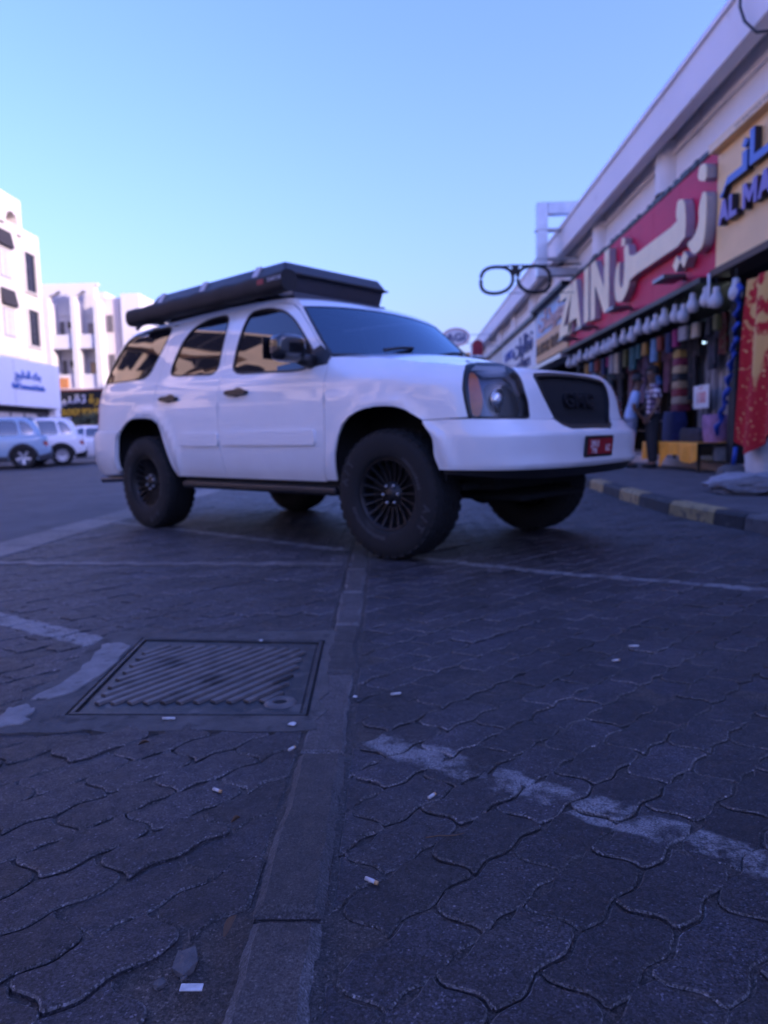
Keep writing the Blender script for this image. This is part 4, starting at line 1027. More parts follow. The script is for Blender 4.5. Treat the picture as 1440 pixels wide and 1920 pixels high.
t = box2(10.56, 3.62, .32, .31); tl(t([(0, 0), (.22, 0), (.30, .22), (.70, .22), (.78, 0), (1, 0), (.62, 1), (.38, 1)]))
t = box2(10.23, 3.62, .22, .31); tl(t([(0, 0), (1, 0), (1, .24), (.34, .24), (.34, 1), (0, 1)]))
t = box2(9.84, 3.62, .38, .31); tl(t([(0, 0), (.2, 0), (.2, .55), (.5, .12), (.8, .55), (.8, 0), (1, 0), (1, 1), (.78, 1), (.5, .52), (.22, 1), (0, 1)]))
t = box2(9.43, 3.62, .34, .31); tl(t([(0, 0), (.22, 0), (.30, .22), (.70, .22), (.78, 0), (1, 0), (.62, 1), (.38, 1)]))
t = box2(9.06, 3.62, .36, .31); tl(t([(0, 0), (.25, 0), (.5, .36), (.75, 0), (1, 0), (.64, .5), (1, 1), (.75, 1), (.5, .64), (.25, 1), (0, 1), (.36, .5)]))
def tb(P): letter(P, ts, M_blueL, M_letside, X=4.58, d0=.01, d1=.09)
tb([(10.56, 4.02), (10.46, 4.05), (10.32, 4.20), (9.90, 4.20), (9.90, 4.36), (9.78, 4.36), (9.76, 4.14), (9.72, 4.11), (10.36, 4.11), (10.44, 4.30), (10.34, 4.32), (10.46, 4.20)][:6] + [(9.76, 4.36), (9.76, 4.10), (10.36, 4.10), (10.50, 3.97)])
tb([(9.70, 4.12), (8.6, 4.12), (8.6, 4.22), (9.58, 4.22), (9.58, 4.56), (9.70, 4.56)])
tb([(9.92, 4.44), (9.84, 4.52), (9.74, 4.46), (9.82, 4.39)])
text_obj('sign_print', 'FOR READYMADE GARMENTS TRAD.', pm('brown_print', (.10, .05, .04), .6), ts, .075, .001, fac(4.459, 9.35, 4.735), sx=1.2)
# --- blue / orange sign, white sign
M_sb = pm('pale_blue_panel', (.22, .36, .62), .4, var=.1, vscale=1.5); M_so = pm('orange_panel', (.62, .30, .08), .45, var=.1); M_sw = pm('white_panel', (.68, .68, .70), .5, var=.06)
M_navy = pm('navy_letter', (.02, .035, .16), .5); M_pink = pm('peach_letter', (.70, .42, .34), .5)
bs = thing('shop_sign', 'blue fascia sign with peach Arabic lettering and an orange lower band', 'sign', (0, 0, 0))
MB().box(4.62, 4.9, 20.34, 25.08, 3.92, 4.80).build('sign_panel', M_sb, bs); MB().box(4.58, 4.9, 20.34, 25.08, 3.12, 3.915).build('lower_band', M_so, bs)
MB().box(4.40, 4.9, 20.34, 25.2, 4.805, 4.92).build('sign_hood', M_blackm, bs, bevel=.01)
text_obj('lettering', '\uFEE3\uFED4\uFEAE\uFEED\uFEB7\uFE8E\uFE95'[::-1], M_pink, bs, .85, .05, fac(4.62, 22.7, 4.08), sx=1.15, bold=.01)
text_obj('lettering', 'AL NOOR TRADING', pm('brown_letter', (.12, .06, .02), .5), bs, .52, .03, fac(4.58, 22.7, 3.34), sx=.95)
wsn = thing('shop_sign', 'long white fascia sign with navy and blue lettering beyond the blue sign', 'sign', (0, 0, 0))
MB().box(4.62, 4.9, 25.22, 33.9, 3.10, 4.72).build('sign_panel', M_sw, wsn); MB().box(4.50, 4.9, 25.22, 45.9, 4.725, 4.86).build('sign_hood', M_letside, wsn)
text_obj('lettering', '\uFEE7\uFEC8\uFE8E\uFEAD\uFE8D\uFE95'[::-1], M_navy, wsn, 1.0, .05, fac(4.62, 28.0, 3.75), sx=1.5, bold=.01)
text_obj('lettering', 'OPTICS', M_blueL, wsn, .55, .04, fac(4.62, 31.6, 3.9), sx=1.3)
text_obj('lettering', 'MUSCAT OPTICS', M_navy, wsn, .45, .04, fac(4.62, 28.6, 3.22), sx=1.3)
fs_ = thing('shop_sign', 'farthest cream fascia sign at the end of the shop row', 'sign', (0, 0, 0))
MB().box(4.62, 4.9, 34.0, 45.9, 3.10, 4.70).build('sign_panel', pm('cream_panel', (.60, .52, .48), .5, var=.08), fs_)
# --- spectacles sign
gs = thing('glasses_sign', 'black spectacle-frame shop sign hanging out over the pavement', 'sign', (2.94, 19.0, 4.70))
for sg_ in (-1, 1):
    rim_ = []
    for k in range(44):
        a = 2*PI*k/44; cx = sg_*.47; c, s = math.cos(a), math.sin(a)
        rx = .41; rz = .33
        px = cx + rx*math.copysign(abs(c)**.8, c) - (sg_*.11*(max(0, -s)) if False else 0); pz = rz*math.copysign(abs(s)**.75, s)
        if s < 0: px += sg_*.10*(s)*(1 if c*sg_ < 0 else .35)*-1
        rim_.append((px, 0, pz))
    mb = MB(); n_ = len(rim_)
    mb.tube(rim_+[rim_[0]], .046, 8, cap=False); mb.build('lens_rim', M_blackm, gs, smooth=True)
MB().box(-.09, .09, -.03, .03, .12, .36).build('bridge', M_blackm, gs, bevel=.02)
MB().tube([(-.55, 0, .34), (0, 0, .36), (.60, 0, .34), (1.66, 0, .35)], .022, 8).build('hanger', M_blackm, gs, smooth=True)
MB().tube([(-.2, 0, -.33), (1.66, 0, -.36)], .010, 6).build('hanger', M_blackm, gs)
# --- oval sign, red box, lower box
ov = thing('oval_sign', 'white oval sign with red rim and black letters, far down the shop row', 'sign', (2.58, 35, 5.39))
mb = MB(); mb.lathe([(.001, -.06), (1, -.06), (1, .06), (.001, .06)], lambda a, b, h: (.64*a, h, .42*b), 40); mb.build('panel', M_sw, ov)
mb = MB(); mb.grid(lambda u, v: ((.62+.03*math.cos(2*PI*v))*math.cos(2*PI*u), -.062+.03*math.sin(2*PI*v), (.40+.03*math.cos(2*PI*v))*math.sin(2*PI*u)), 40, 6, True); mb.build('rim', pm('red_rim', (.45, .05, .10), .5), ov, smooth=True)
yM = Matrix(((1, 0, 0, 0), (0, 0, -1, -.065), (0, 1, 0, -.17), (0, 0, 0, 1)))
text_obj('lettering', 'AGI', M_navy, ov, .50, .02, yM, sx=1.15, bold=.012)
MB().tube([(.6, 0, .1), (2.1, 0, .12)], .02, 6).build('hanger', M_steel, ov); MB().tube([(.5, 0, -.3), (2.1, 0, -.2)], .02, 6).build('hanger', M_steel, ov)
rbx = thing('red_light_box', 'red round-topped box sign hanging beside the white oval sign', 'sign', (3.40, 33, 4.32))
P = [(-.24, 0), (.24, 0), (.24, .45)] + [(.24*math.cos(a), .45+.22*math.sin(a)) for a in [PI*k/10 for k in range(1, 10)]] + [(-.24, .45)]
mb = MB(); mb.prism(P, lambda a, b, d: (a, d, b), -.09, .09); mb.build('box_body', pm('deep_red', (.30, .012, .035), .45), rbx, bevel=.01); MB().tube([(.2, 0, .4), (1.3, 0, .4)], .02, 6).build('hanger', M_steel, rbx)
obx = thing('small_light_box', 'small orange and blue box sign under the white oval sign', 'sign', (2.95, 36, 4.40))
MB().box(-.45, .40, -.08, .08, .0, .20).build('blue_panel', M_sb, obx); MB().box(-.45, .40, -.08, .08, .205, .36).build('orange_panel', M_so, obx); MB().box(-.3, .35, -.08, .08, -.25, -.005).build('lower_panel', M_pink, obx); MB().tube([(.38, 0, .2), (1.9, 0, .2)], .02, 6).build('hanger', M_steel, obx)
# --- galvanised duct over the parapet
du_ = thing('air_duct', 'galvanised square air duct bent over the roof parapet', 'duct', (0, 20.0, 0))
MB().box(3.66, 3.94, -.14, .14, 4.95, 6.86).build('riser', M_steel, du_, bevel=.01); MB().box(3.945, 5.6, -.14, .14, 6.56, 6.86).build('crossover', M_steel, du_, bevel=.01)
MB().box(5.30, 5.60, -.14, .14, 5.95, 6.555).build('drop', M_steel, du_, bevel=.01)
for z_ in (6.15, 5.4): MB().box(3.63, 4.757 if z_ < 5.5 else 4.3, -.16, .16, z_, z_+.04).build('strap', M_steel, du_)
MB().box(3.945, 4.757, -.13, .13, 4.96, 5.16).build('inlet', M_steel, du_, bevel=.01)
cable = MB().tube([(4.28, 9.45, 6.32), (4.22, 9.50, 6.1), (4.20, 9.46, 5.9), (4.20, 9.32, 5.66), (4.24, 9.1, 5.42), (4.5, 8.6, 5.2), (4.88, 8.2, 5.0)], .018, 8).build('black_cable', M_blackm, None, smooth=True)
tag(cable, 'black cable drooping from the parapet at the upper right corner', 'cable')

# ------------------------------------------------------------------ white lamps under the red sign
M_lampw = pm('milky_lamp_plastic', (.56, .56, .58), .4, var=.08)
lamp_pts = [(9.98, 2.67), (10.62, 2.72), (11.0, 2.78), (11.42, 2.75), (11.82, 2.70), (12.2, 2.74), (12.62, 2.73), (13.08, 2.75), (13.53, 2.74), (13.96, 2.76), (14.43, 2.73), (14.98, 2.74), (15.5, 2.71), (15.95, 2.72), (16.4, 2.71), (16.85, 2.70), (17.35, 2.71), (17.9, 2.70), (18.5, 2.71), (19.1, 2.70), (19.8, 2.71)]
proto_l = None
ordw = ['first', 'second', 'third', 'fourth', 'fifth', 'sixth', 'seventh', 'eighth', 'ninth', 'tenth', 'eleventh', 'twelfth', 'thirteenth', 'fourteenth', 'fifteenth', 'sixteenth', 'seventeenth', 'eighteenth', 'nineteenth', 'twentieth', 'twenty-first']
for k, (yy, zz) in enumerate(lamp_pts):
    if proto_l is None:
        proto_l = thing('hanging_lamp', '', 'lamp', group='white lamps hung under the red sign')
        MB().lathe([(0, -.15), (.05, -.145), (.085, -.11), (.095, -.06), (.085, 0), (.06, .05), (.045, .08)], zaxis((0, 0, 0)), 20, cap=False).build('lamp_globe', M_lampw, proto_l, smooth=True)
        MB().lathe([(.05, .075), (.05, .13), (.03, .15), (0, .15)], zaxis((0, 0, 0)), 16, cap=False).build('lamp_cap', M_lampw, proto_l, smooth=True)
        MB().tube([(0, 0, .148), (0, 0, .27)], .006, 6).build('lamp_cord', M_blackm, proto_l)
        o = proto_l
    else: o = copy_tree(proto_l)
    o.location = (4.50+.015*((k*7) % 3-1), yy, zz-.03-.02*((k*5) % 3)); o['label'] = '%s white lamp from the right in the row hung under the red sign' % ordw[k]
# lit tubes deeper in the shop
M_lit = emit('lit_lamp', (.85, .95, 1.0), 9.0)
for (yy, zz, w_, lb) in ((13.1, 2.27, .10, 'small lit lamp glowing dimly behind the checked shirt in the shop'), (12.04, 2.09, .17, 'bright white lit lamp above the striped curtain in the shop')):
    o = thing('shop_lamp', lb, 'lamp', (5.4, yy, zz), group='lit lamps in the textile shop')
    MB().box(-.05, .05, -w_, w_, -.055, .075).build('lamp_glass', M_lit if w_ > .12 else emit('dim_lamp', (.5, .75, 1.0), 1.2), o, bevel=.03); MB().tube([(0, 0, .07), (0, 0, 2.98-zz)], .008, 6).build('lamp_cord', M_blackm, o)

# ------------------------------------------------------------------ goods on show
def cloth(name, label, cat, mat, X, Y0_, Y1_, Z0, Z1, folds=6, amp=.03, group=None, hem=None, ny=40, nz=14, lean=0.0, slant=0.0):
    mb = MB(); hem = hem or (lambda u: 0.0)
    def f(u, v, d):
        zb = Z0 + hem(u); z = zb + (Z1-zb)*v
        return (X - amp*math.sin(u*folds*2*PI+.8*math.sin(v*2.1))*(1-.35*v) - d - lean*(1-v), Y0_+(Y1_-Y0_)*u - slant*v*u + .008*math.sin(v*9+u*20), z)
    mb.grid(lambda u, v: f(u, v, 0), ny, nz); mb.grid(lambda u, v: f(u, v, .012), ny, nz)
    o = mb.build(name, mat, None, smooth=True); tag(o, label, cat, group); return o
def rug_mat():
    m, n, l, b = new_mat('red_gold_blanket'); geo = n.new('ShaderNodeNewGeometry'); sp = n.new('ShaderNodeSeparateXYZ'); l.new(geo.outputs['Position'], sp.inputs[0])
    def mth(op, a, b_=None):
        k = n.new('ShaderNodeMath'); k.operation = op
        for i, q in enumerate((a, b_)):
            if q is None: continue
            if isinstance(q, (int, float)): k.inputs[i].default_value = q
            else: l.new(q, k.inputs[i])
        return k.outputs[0]
    cmb = n.new('ShaderNodeCombineXYZ'); l.new(sp.outputs[1], cmb.inputs[0]); l.new(sp.outputs[2], cmb.inputs[1])
    vo = n.new('ShaderNodeTexVoronoi'); vo.inputs['Scale'].default_value = 5.5; l.new(cmb.outputs[0], vo.inputs['Vector'])
    nz = n.new('ShaderNodeTexNoise'); nz.inputs['Scale'].default_value = 7; nz.inputs['Detail'].default_value = 6; l.new(cmb.outputs[0], nz.inputs['Vector'])
    # gold wedge pointing down, roses round it
    loz = mth('ADD', mth('MULTIPLY', mth('ABSOLUTE', mth('SUBTRACT', sp.outputs[1], 8.86)), 2.6), mth('SUBTRACT', 1.62, sp.outputs[2]))
    r = n.new('ShaderNodeMapRange'); r.inputs['From Min'].default_value = .28; r.inputs['From Max'].default_value = .42; l.new(mth('ADD', loz, mth('MULTIPLY', mth('SUBTRACT', nz.outputs['Fac'], .5), .5)), r.inputs['Value'])
    up = n.new('ShaderNodeMapRange'); up.inputs['From Min'].default_value = 1.80; up.inputs['From Max'].default_value = 1.95; l.new(sp.outputs[2], up.inputs['Value'])
    fl_ = n.new('ShaderNodeTexNoise'); fl_.inputs['Scale'].default_value = 5.2; fl_.inputs['Detail'].default_value = 4; l.new(cmb.outputs[0], fl_.inputs['Vector'])
    fr_ = n.new('ShaderNodeMapRange'); fr_.inputs['From Min'].default_value = .47; fr_.inputs['From Max'].default_value = .53; l.new(fl_.outputs['Fac'], fr_.inputs['Value'])
    red_up = mth('MULTIPLY', up.outputs['Result'], fr_.outputs['Result']); redm = mth('MAXIMUM', r.outputs['Result'], red_up)
    ros = n.new('ShaderNodeMapRange'); ros.inputs['From Min'].default_value = .26; ros.inputs['From Max'].default_value = .20; l.new(vo.outputs['Distance'], ros.inputs['Value'])
    c1 = n.new('ShaderNodeMix'); c1.data_type = 'RGBA'; l.new(redm, c1.inputs['Factor']); c1.inputs['A'].default_value = (.66, .42, .14, 1); c1.inputs['B'].default_value = (.44, .010, .020, 1)
    c2 = n.new('ShaderNodeMix'); c2.data_type = 'RGBA'; l.new(ros.outputs['Result'], c2.inputs['Factor']); l.new(c1.outputs['Result'], c2.inputs['A']); c2.inputs['B'].default_value = (.48, .015, .03, 1)
    w2 = n.new('ShaderNodeTexNoise'); w2.inputs['Scale'].default_value = 18; w2.inputs['Detail'].default_value = 3; l.new(cmb.outputs[0], w2.inputs['Vector'])
    k2 = n.new('ShaderNodeMapRange'); k2.inputs['From Min'].default_value = .60; k2.inputs['From Max'].default_value = .66; l.new(w2.outputs['Fac'], k2.inputs['Value'])
    c3 = n.new('ShaderNodeMix'); c3.data_type = 'RGBA'; l.new(k2.outputs['Result'], c3.inputs['Factor']); l.new(c2.outputs['Result'], c3.inputs['A']); c3.inputs['B'].default_value = (.66, .40, .16, 1)
    l.new(c3.outputs['Result'], b.inputs['Base Color']); b.inputs['Roughness'].default_value = .9; return m
cloth('hanging_blanket', 'red and gold flowered blanket hanging with a pointed hem at the right edge', 'blanket', rug_mat(), 4.28, 8.35, 9.42, .62, 2.60, 2, .05, hem=lambda u: .45*abs(u-.66)-.16, slant=.26)
M_gar = pm('blue_tinsel', (.02, .07, .42), .35, .2, var=.5, vscale=30, bump=.8, bscale=60)
pts = [(4.32+.02*math.sin(k*1.9), 9.52+.03*math.cos(k*1.9)+.0006*k*k, 2.62-.062*k) for k in range(32)]
o = MB().tube(pts, [.035+.012*math.sin(k*2.4) for k in range(32)], 10).build('twisted_garland', M_gar, None, smooth=True); tag(o, 'twisted blue fabric garland hanging beside the red and gold blanket', 'garland')
def stripe_mat(name, a, b_, scale):
    m, n, l, b = new_mat(name); tc = n.new('ShaderNodeTexCoord'); wv = n.new('ShaderNodeTexWave'); wv.bands_direction = 'Y'; wv.inputs['Scale'].default_value = scale; wv.inputs['Distortion'].default_value = 1.5; wv.inputs['Detail'].default_value = 3
    l.new(tc.outputs['Object'], wv.inputs['Vector']); mx = n.new('ShaderNodeMix'); mx.data_type = 'RGBA'; l.new(wv.outputs['Fac'], mx.inputs['Factor']); mx.inputs['A'].default_value = (*a, 1); mx.inputs['B'].default_value = (*b_, 1); l.new(mx.outputs['Result'], b.inputs['Base Color']); b.inputs['Roughness'].default_value = .85; return m
cloth('striped_curtain', 'pale grey striped curtain hanging in the textile shop doorway', 'curtain', stripe_mat('grey_stripe', (.40, .38, .38), (.09, .085, .10), 6), 5.20, 11.35, 12.9, .80, 2.25, 12, .035)
pp = thing('paper_notice', 'white paper notice with red printing in front of the striped curtain', 'notice', (4.95, 12.17, 1.32))
MB().box(-.006, .0, -.31, .31, -.19, .19).build('paper', M_sw, pp); text_obj('printing', '100', pm('red_ink', (.55, .03, .04), .6), pp, .26, .001, fac(-.0065, 0, -.10), bold=.004)
text_obj('printing', 'BAISA', pm('red_ink_small', (.45, .08, .08), .6), pp, .06, .001, fac(-.0065, 0, .125)); MB().tube([(0, 0, .19), (0, 0, 1.63)], .004, 6).build('string', M_blackm, pp)
M_yel = pm('yellow_cloth', (.80, .33, .03), .8, var=.2, vscale=5)
tb_ = thing('low_table', 'low display table covered with the yellow cloth outside the textile shop', 'table', (4.75, 12.2, .127))
MB().box(-.30, .25, -1.2, 1.2, .40, .44).build('table_top', M_dark, tb_)
for a, b_ in ((-.25, -1.1), (-.25, 1.1), (.2, -1.1), (.2, 1.1)): MB().box(a-.02, a+.02, b_-.02, b_+.02, 0, .40).build('leg', M_blackm, tb_)
mb = MB()
def ycl(u, v):
    y = -1.24+2.48*u; hang = .20+.12*max(0, math.sin(u*7.5+.6))+.22*math.exp(-((u-.60)/.05)**2)
    if v < .5: return (.27-.60*(v/.5), 12.2-12.2+y, .452+.006*math.sin(u*30)+.004*math.sin(v*20))
    t_ = (v-.5)/.5; return (-.335-.03*math.sin(u*34)*t_, y, .452-hang*t_)
mb.grid(ycl, 60, 14); o = mb.build('yellow_cloth', M_yel, None, smooth=True); o.location = (4.75, 12.2, .127); tag(o, 'mustard yellow cloth draped over the low table outside the shop', 'cloth')
# goods on the table and hanging inside
def bag(name, label, cat, col, x, y, z, w_, d_, h_, tap=.85, mat=None, group=None):
    mb = MB()
    def f(u, v):
        t_ = 2*PI*u; e = .55; c, s = math.cos(t_), math.sin(t_); k = 1-(1-tap)*v; bul = 1+.08*math.sin(PI*v)
        return (x + d_/2*k*bul*math.copysign(abs(c)**e, c), y + w_/2*k*bul*math.copysign(abs(s)**e, s)*(1+.04*math.sin(v*11)), z+h_*v+.01*math.sin(5*t_)*v)
    mb.grid(f, 24, 8, True); n0 = len(mb.v); mb.add([f(k/24, 1) for k in range(24)], [tuple(range(24))]); mb.add([f(k/24, 0) for k in range(24)], [tuple(range(23, -1, -1))])
    o = mb.build(name, mat or pm(name+'_cloth', col, .8, var=.3, vscale=9, bump=.3, bscale=40), None, auto=50); tag(o, label, cat, group); return o
bag('navy_bag', 'navy blue printed bag standing at the back of the yellow cloth', 'bag', (.012, .02, .10), 4.85, 13.05, .583, .62, .30, .52, .9)
bag('fabric_pile', 'dark folded fabric pile beside the navy bag under the paper notice', 'fabric', (.03, .03, .045), 4.86, 12.15, .583, .85, .28, .22, .95)
bag('flower_pot', 'small pot of pink flowers at the near end of the yellow cloth', 'flowers', (.30, .16, .30), 4.85, 11.35, .583, .40, .26, .42, 1.2)
bag('fabric_pile', 'pale folded cloth pile beside the party wall at the near end of the yellow cloth', 'fabric', (.28, .25, .24), 4.85, 10.98+.12, .30, .10, .26, .25, .95)
# a tall column of folded caps: one thing per cap
capc = [('maroon', (.16, .015, .03)), ('beige', (.40, .28, .18)), ('dark red', (.22, .02, .03)), ('tan', (.36, .24, .13)), ('black', (.02, .02, .022)), ('straw', (.42, .30, .16)), ('wine', (.17, .02, .05)), ('gold', (.40, .27, .08))]
for k, (cn, cc) in enumerate(capc):
    bag('folded_bundle', '%s folded cloth bundle, %s from the bottom of the column above the navy bag' % (cn, ordw[k]), 'bundle', cc, 4.98, 13.12, 1.108+.135*k, .42-.02*k, .26, .13, .92, group='column of folded bundles')
def garment(label, col, y, z0, z1, w_, x=5.05, name='hanging_garment', flare=1.0):
    mb = MB(); H = z1-z0
    P = [(-.5*flare, 0), (.5*flare, 0), (.36, .62), (.62, .52), (.66, .64), (.34, .93), (.12, 1.0), (-.12, 1.0), (-.34, .93), (-.66, .64), (-.62, .52), (-.36, .62)]
    P = rounded([(y+a*w_, z0+b_*H) for a, b_ in P], .2, 1); P = outline_w(P)
    def pos(a, b_): return (x-.05-.03*math.sin((a-y)*26)*(1-(b_-z0)/H), a, b_)
    m_ = pm('garment_cloth', tuple(.45*q for q in col), .85, var=.4, vscale=8, bump=.2, bscale=30, spots=((col[1]*.8+.05, col[0]*.5+.03, col[2]*.6+.04), 9+30*(yy_ := (y*7.3) % 1), .56))
    vs_, F, rims = cdt_fill(P, [], .09); n_ = len(vs_)
    mb.add([pos(a, b_) for a, b_ in vs_] + [(pos(a, b_)[0]+.06, a, b_) for a, b_ in vs_], [f for f in F] + [tuple(n_+i for i in f[::-1]) for f in F])
    for R in rims: mb.f += [(R[i], R[(i+1) % len(R)], n_+R[(i+1) % len(R)], n_+R[i]) for i in range(len(R))]
    o = mb.build(name, m_, None, smooth=False); tag(o, label, 'clothing', 'garments hanging in the textile shop')
    return o
MB().tube([(5.05, 11.0, 2.60), (5.05, 20.2, 2.60)], .015, 6).build('clothes_rail', M_blackm, row)
gl_ = [('dark green garment hanging nearest the blanket inside the shop', (.02, .06, .04), 11.15, 1.75, 2.60, .34), ('rust red garment hanging between the green and the grey one', (.22, .04, .03), 11.55, 1.95, 2.60, .26), ('slate grey garment hanging above the striped curtain', (.06, .08, .11), 11.95, 1.75, 2.60, .42),
       ('black abaya hanging above the paper notice', (.012, .012, .014), 12.75, 1.3, 2.60, .48), ('charcoal dress hanging behind the folded bundles', (.03, .03, .035), 13.3, 1.2, 2.60, .5), ('pink dress hanging beyond the charcoal dress', (.30, .10, .18), 13.95, 1.5, 2.60, .4), ('orange printed dress hanging above the checked shirt', (.50, .20, .03), 14.55, 1.75, 2.60, .36), ('bright blue bag-shaped garment hanging behind the checked shirt', (.03, .18, .42), 14.35, 1.42, 1.85, .40),
       ('mauve dress hanging beyond the orange one', (.26, .16, .26), 15.3, 1.35, 2.60, .44), ('dusty rose dress hanging above the man in blue', (.28, .10, .13), 16.1, 1.4, 2.60, .46), ('black dress hanging beyond the dusty rose one', (.015, .012, .018), 16.9, 1.2, 2.60, .5), ('teal dress in the middle of the farther rail', (.05, .12, .15), 17.7, 1.3, 2.60, .46), ('tan dress hanging beyond the teal one', (.26, .17, .09), 18.5, 1.3, 2.60, .44), ('plum dress hanging last on the rail', (.12, .03, .10), 19.4, 1.2, 2.60, .5)]
for lb, cc, yy, z0, z1, w_ in gl_: garment(lb, cc, yy, z0, z1, w_, x=5.05 if z1 > 2 else 4.98)
for (lb, cc, yy, w_) in (('tall dark shelf unit of boxed goods behind the men', (.035, .03, .03), 15.2, 1.6), ('tall brown shelf unit at the far end of the textile shop', (.07, .05, .035), 18.4, 2.4)):
    sh = thing('shelf_unit', lb, 'shelves', (6.0, yy, .26)); mS = pm('shelf_wood', cc, .7, var=.2)
    for z_ in (0, .5, 1.0, 1.5, 2.0): MB().box(-.2, .2, -w_/2, w_/2, z_, z_+.03).build('shelf', mS, sh)
    for s_ in (-1, 1): MB().box(-.2, .2, s_*w_/2-.02+.021*s_, s_*w_/2+.02+.021*s_, 0, 2.1).build('side_panel', mS, sh)
# packets and pouches pegged to a cord below the lamps
MB().tube([(4.80, 11.0, 2.52), (4.80, 20.2, 2.52)], .006, 6).build('cord', M_blackm, row)
pk = [('olive', (.10, .10, .03)), ('silver grey', (.30, .30, .32)), ('brick red', (.20, .04, .03)), ('dark teal', (.02, .09, .10)), ('cream', (.42, .36, .26)), ('navy', (.02, .03, .10)), ('ochre', (.32, .18, .04)), ('black', (.015, .015, .018)), ('magenta', (.26, .02, .12)), ('sky blue', (.12, .24, .40))]
random.seed(31); yy = 11.25
for k in range(20):
    cn, cc = pk[(k*7+k//10*3) % 10]; w_ = random.uniform(.14, .30); h_ = random.uniform(.20, .46)
    bag('hanging_packet', '%s packet hanging %s from the right on the cord below the lamps' % (cn, ordw[k]), 'packet', cc, 4.80+random.uniform(-.04, .04), yy, 2.51-h_, w_, .10, h_, random.uniform(.7, 1.05), group='packets on the cord below the lamps')
    yy += random.uniform(.30, .56)
# foot of the blanket stand, white bin, rubble
M_foam = pm('white_foam', (.60, .60, .62), .8, var=.1)
o = bag('white_bin', 'white plastic bin standing under the red and gold blanket', 'bin', (.6, .6, .62), 4.62, 9.25, .127, .50, .40, .52, 1.08, M_foam)
st = thing('stand_base', 'round concrete stand base with a short blue pole beside the white bin', 'stand', (4.35, 9.62, .127))
mb = MB(); mb.lathe([(.0, 0), (.20, 0), (.21, .05), (.18, .14), (.10, .18), (.03, .185), (0, .185)], zaxis((0, 0, 0)), 20); mb.build('base', M_kg, st, smooth=True)
MB().tube([(0, 0, .18), (.02, -.03, .42)], .028, 10).build('pole', M_blueL, st, smooth=True)
o = MB().tube([(4.48, 10.84, 3.03), (4.48, 10.84, 2.62), (4.50, 10.84, 2.55)], .022, 10).build('short_pipe', M_sw, None, smooth=True); tag(o, 'short white pipe hanging where the red and tan signs meet', 'pipe')
def rock(name, label, c, s_, mat, seed):
    bm = bmesh.new(); bmesh.ops.create_icosphere(bm, subdivisions=3, radius=1)
    for v in bm.verts:
        n_ = noise.noise(v.co*1.7+Vector((seed, 0, 0)))*.35+noise.noise(v.co*4+Vector((0, seed, 0)))*.14
        v.co *= 1+n_; v.co = Vector((v.co.x*s_[0], v.co.y*s_[1], max(-.02, v.co.z*s_[2]+s_[2]*.7)))
    me = D.meshes.new(name); bm.to_mesh(me); bm.free(); o = newobj(name, me, None, mat); o.location = c; tag(o, label, 'rubble', 'rubble on the sidewalk'); return o
M_rubble = pm('rubble', (.17, .155, .155), .9, var=.4, vscale=9, bump=.8, bscale=50); M_pale = pm('pale_rubble', (.30, .29, .31), .9, var=.25, vscale=9, bump=.6, bscale=50)
rock('rubble_lump', 'low grey lump of broken concrete on the sidewalk at the right edge', (3.55, 7.35, .125), (.42, .30, .10), M_rubble, 1)
rock('rubble_lump', 'pale broken slab lying on top of the grey concrete lump', (3.70, 7.70, .15), (.48, .26, .10), M_pale, 5)
rock('rubble_lump', 'small stone beside the pale slab near the white bin', (3.98, 8.35, .125), (.12, .10, .07), M_rubble, 9)
# ------------------------------------------------------------------ buildings across the road
M_wallA = pm('warm_white_render', (.56, .51, .48), .85, var=.05, vscale=.5, bump=.1, bscale=30, spots=((.47, .42, .39), .9, .62))
M_wallB = pm('white_render', (.58, .55, .56), .85, var=.05, vscale=.5, bump=.1, bscale=30)
M_pinkw = pm('pinkish_render', (.55, .48, .46), .85, var=.05, vscale=.6)
M_band = pm('white_sign_band', (.85, .84, .86), .45, var=.03, vscale=1)
M_win = pm('dark_window_glass', (.016, .016, .026), .25, var=.2, ior=1.25)
M_shade = pm('brown_sunshade', (.025, .02, .022), .7, var=.15)
M_frame = pm('window_frame', (.10, .09, .10), .5)
M_bluetext = pm('blue_sign_text', (.01, .11, .42), .5)
def facL(X, Y, Z): return Matrix(((0, 0, 1, X), (1, 0, 0, Y), (0, 1, 0, Z), (0, 0, 0, 1)))
def facF(X, Y, Z): return Matrix(((1, 0, 0, X), (0, 0, -1, Y), (0, 1, 0, Z), (0, 0, 0, 1)))
ba = thing('corner_building', 'tall white building at the left edge with dark windows over a white sign band', 'building', (0, 0, 0))
MB().box(-32, -19.0, 27, 38.42, .0, 11.55).build('wall', M_wallA, ba)
MB().box(-32, -18.9, 27, 36.33, 4.9, 11.3).build('wall_bay', M_wallA, ba)
P = [(33.2, 11.3), (34.9, 11.3), (34.9, 11.55), (35.05, 11.85), (35.5, 12.02), (35.9, 11.85), (36.0, 11.55), (36.0, 11.05), (36.35, 11.05), (36.35, 12.72), (33.2, 12.72)]
mb = MB(); mb.prism(outline_w(P), lambda a, b, d: (d, a, b), -19.5, -18.75); mb.build('roof_screen', M_wallA, ba)
MB().box(-32, -19.52, 27, 36.35, 11.3, 12.72).build('roof_block', M_wallA, ba)
MB().box(-18.99, -18.9, 36.40, 36.48, 4.9, 11.5).build('joint', M_pinkw, ba)
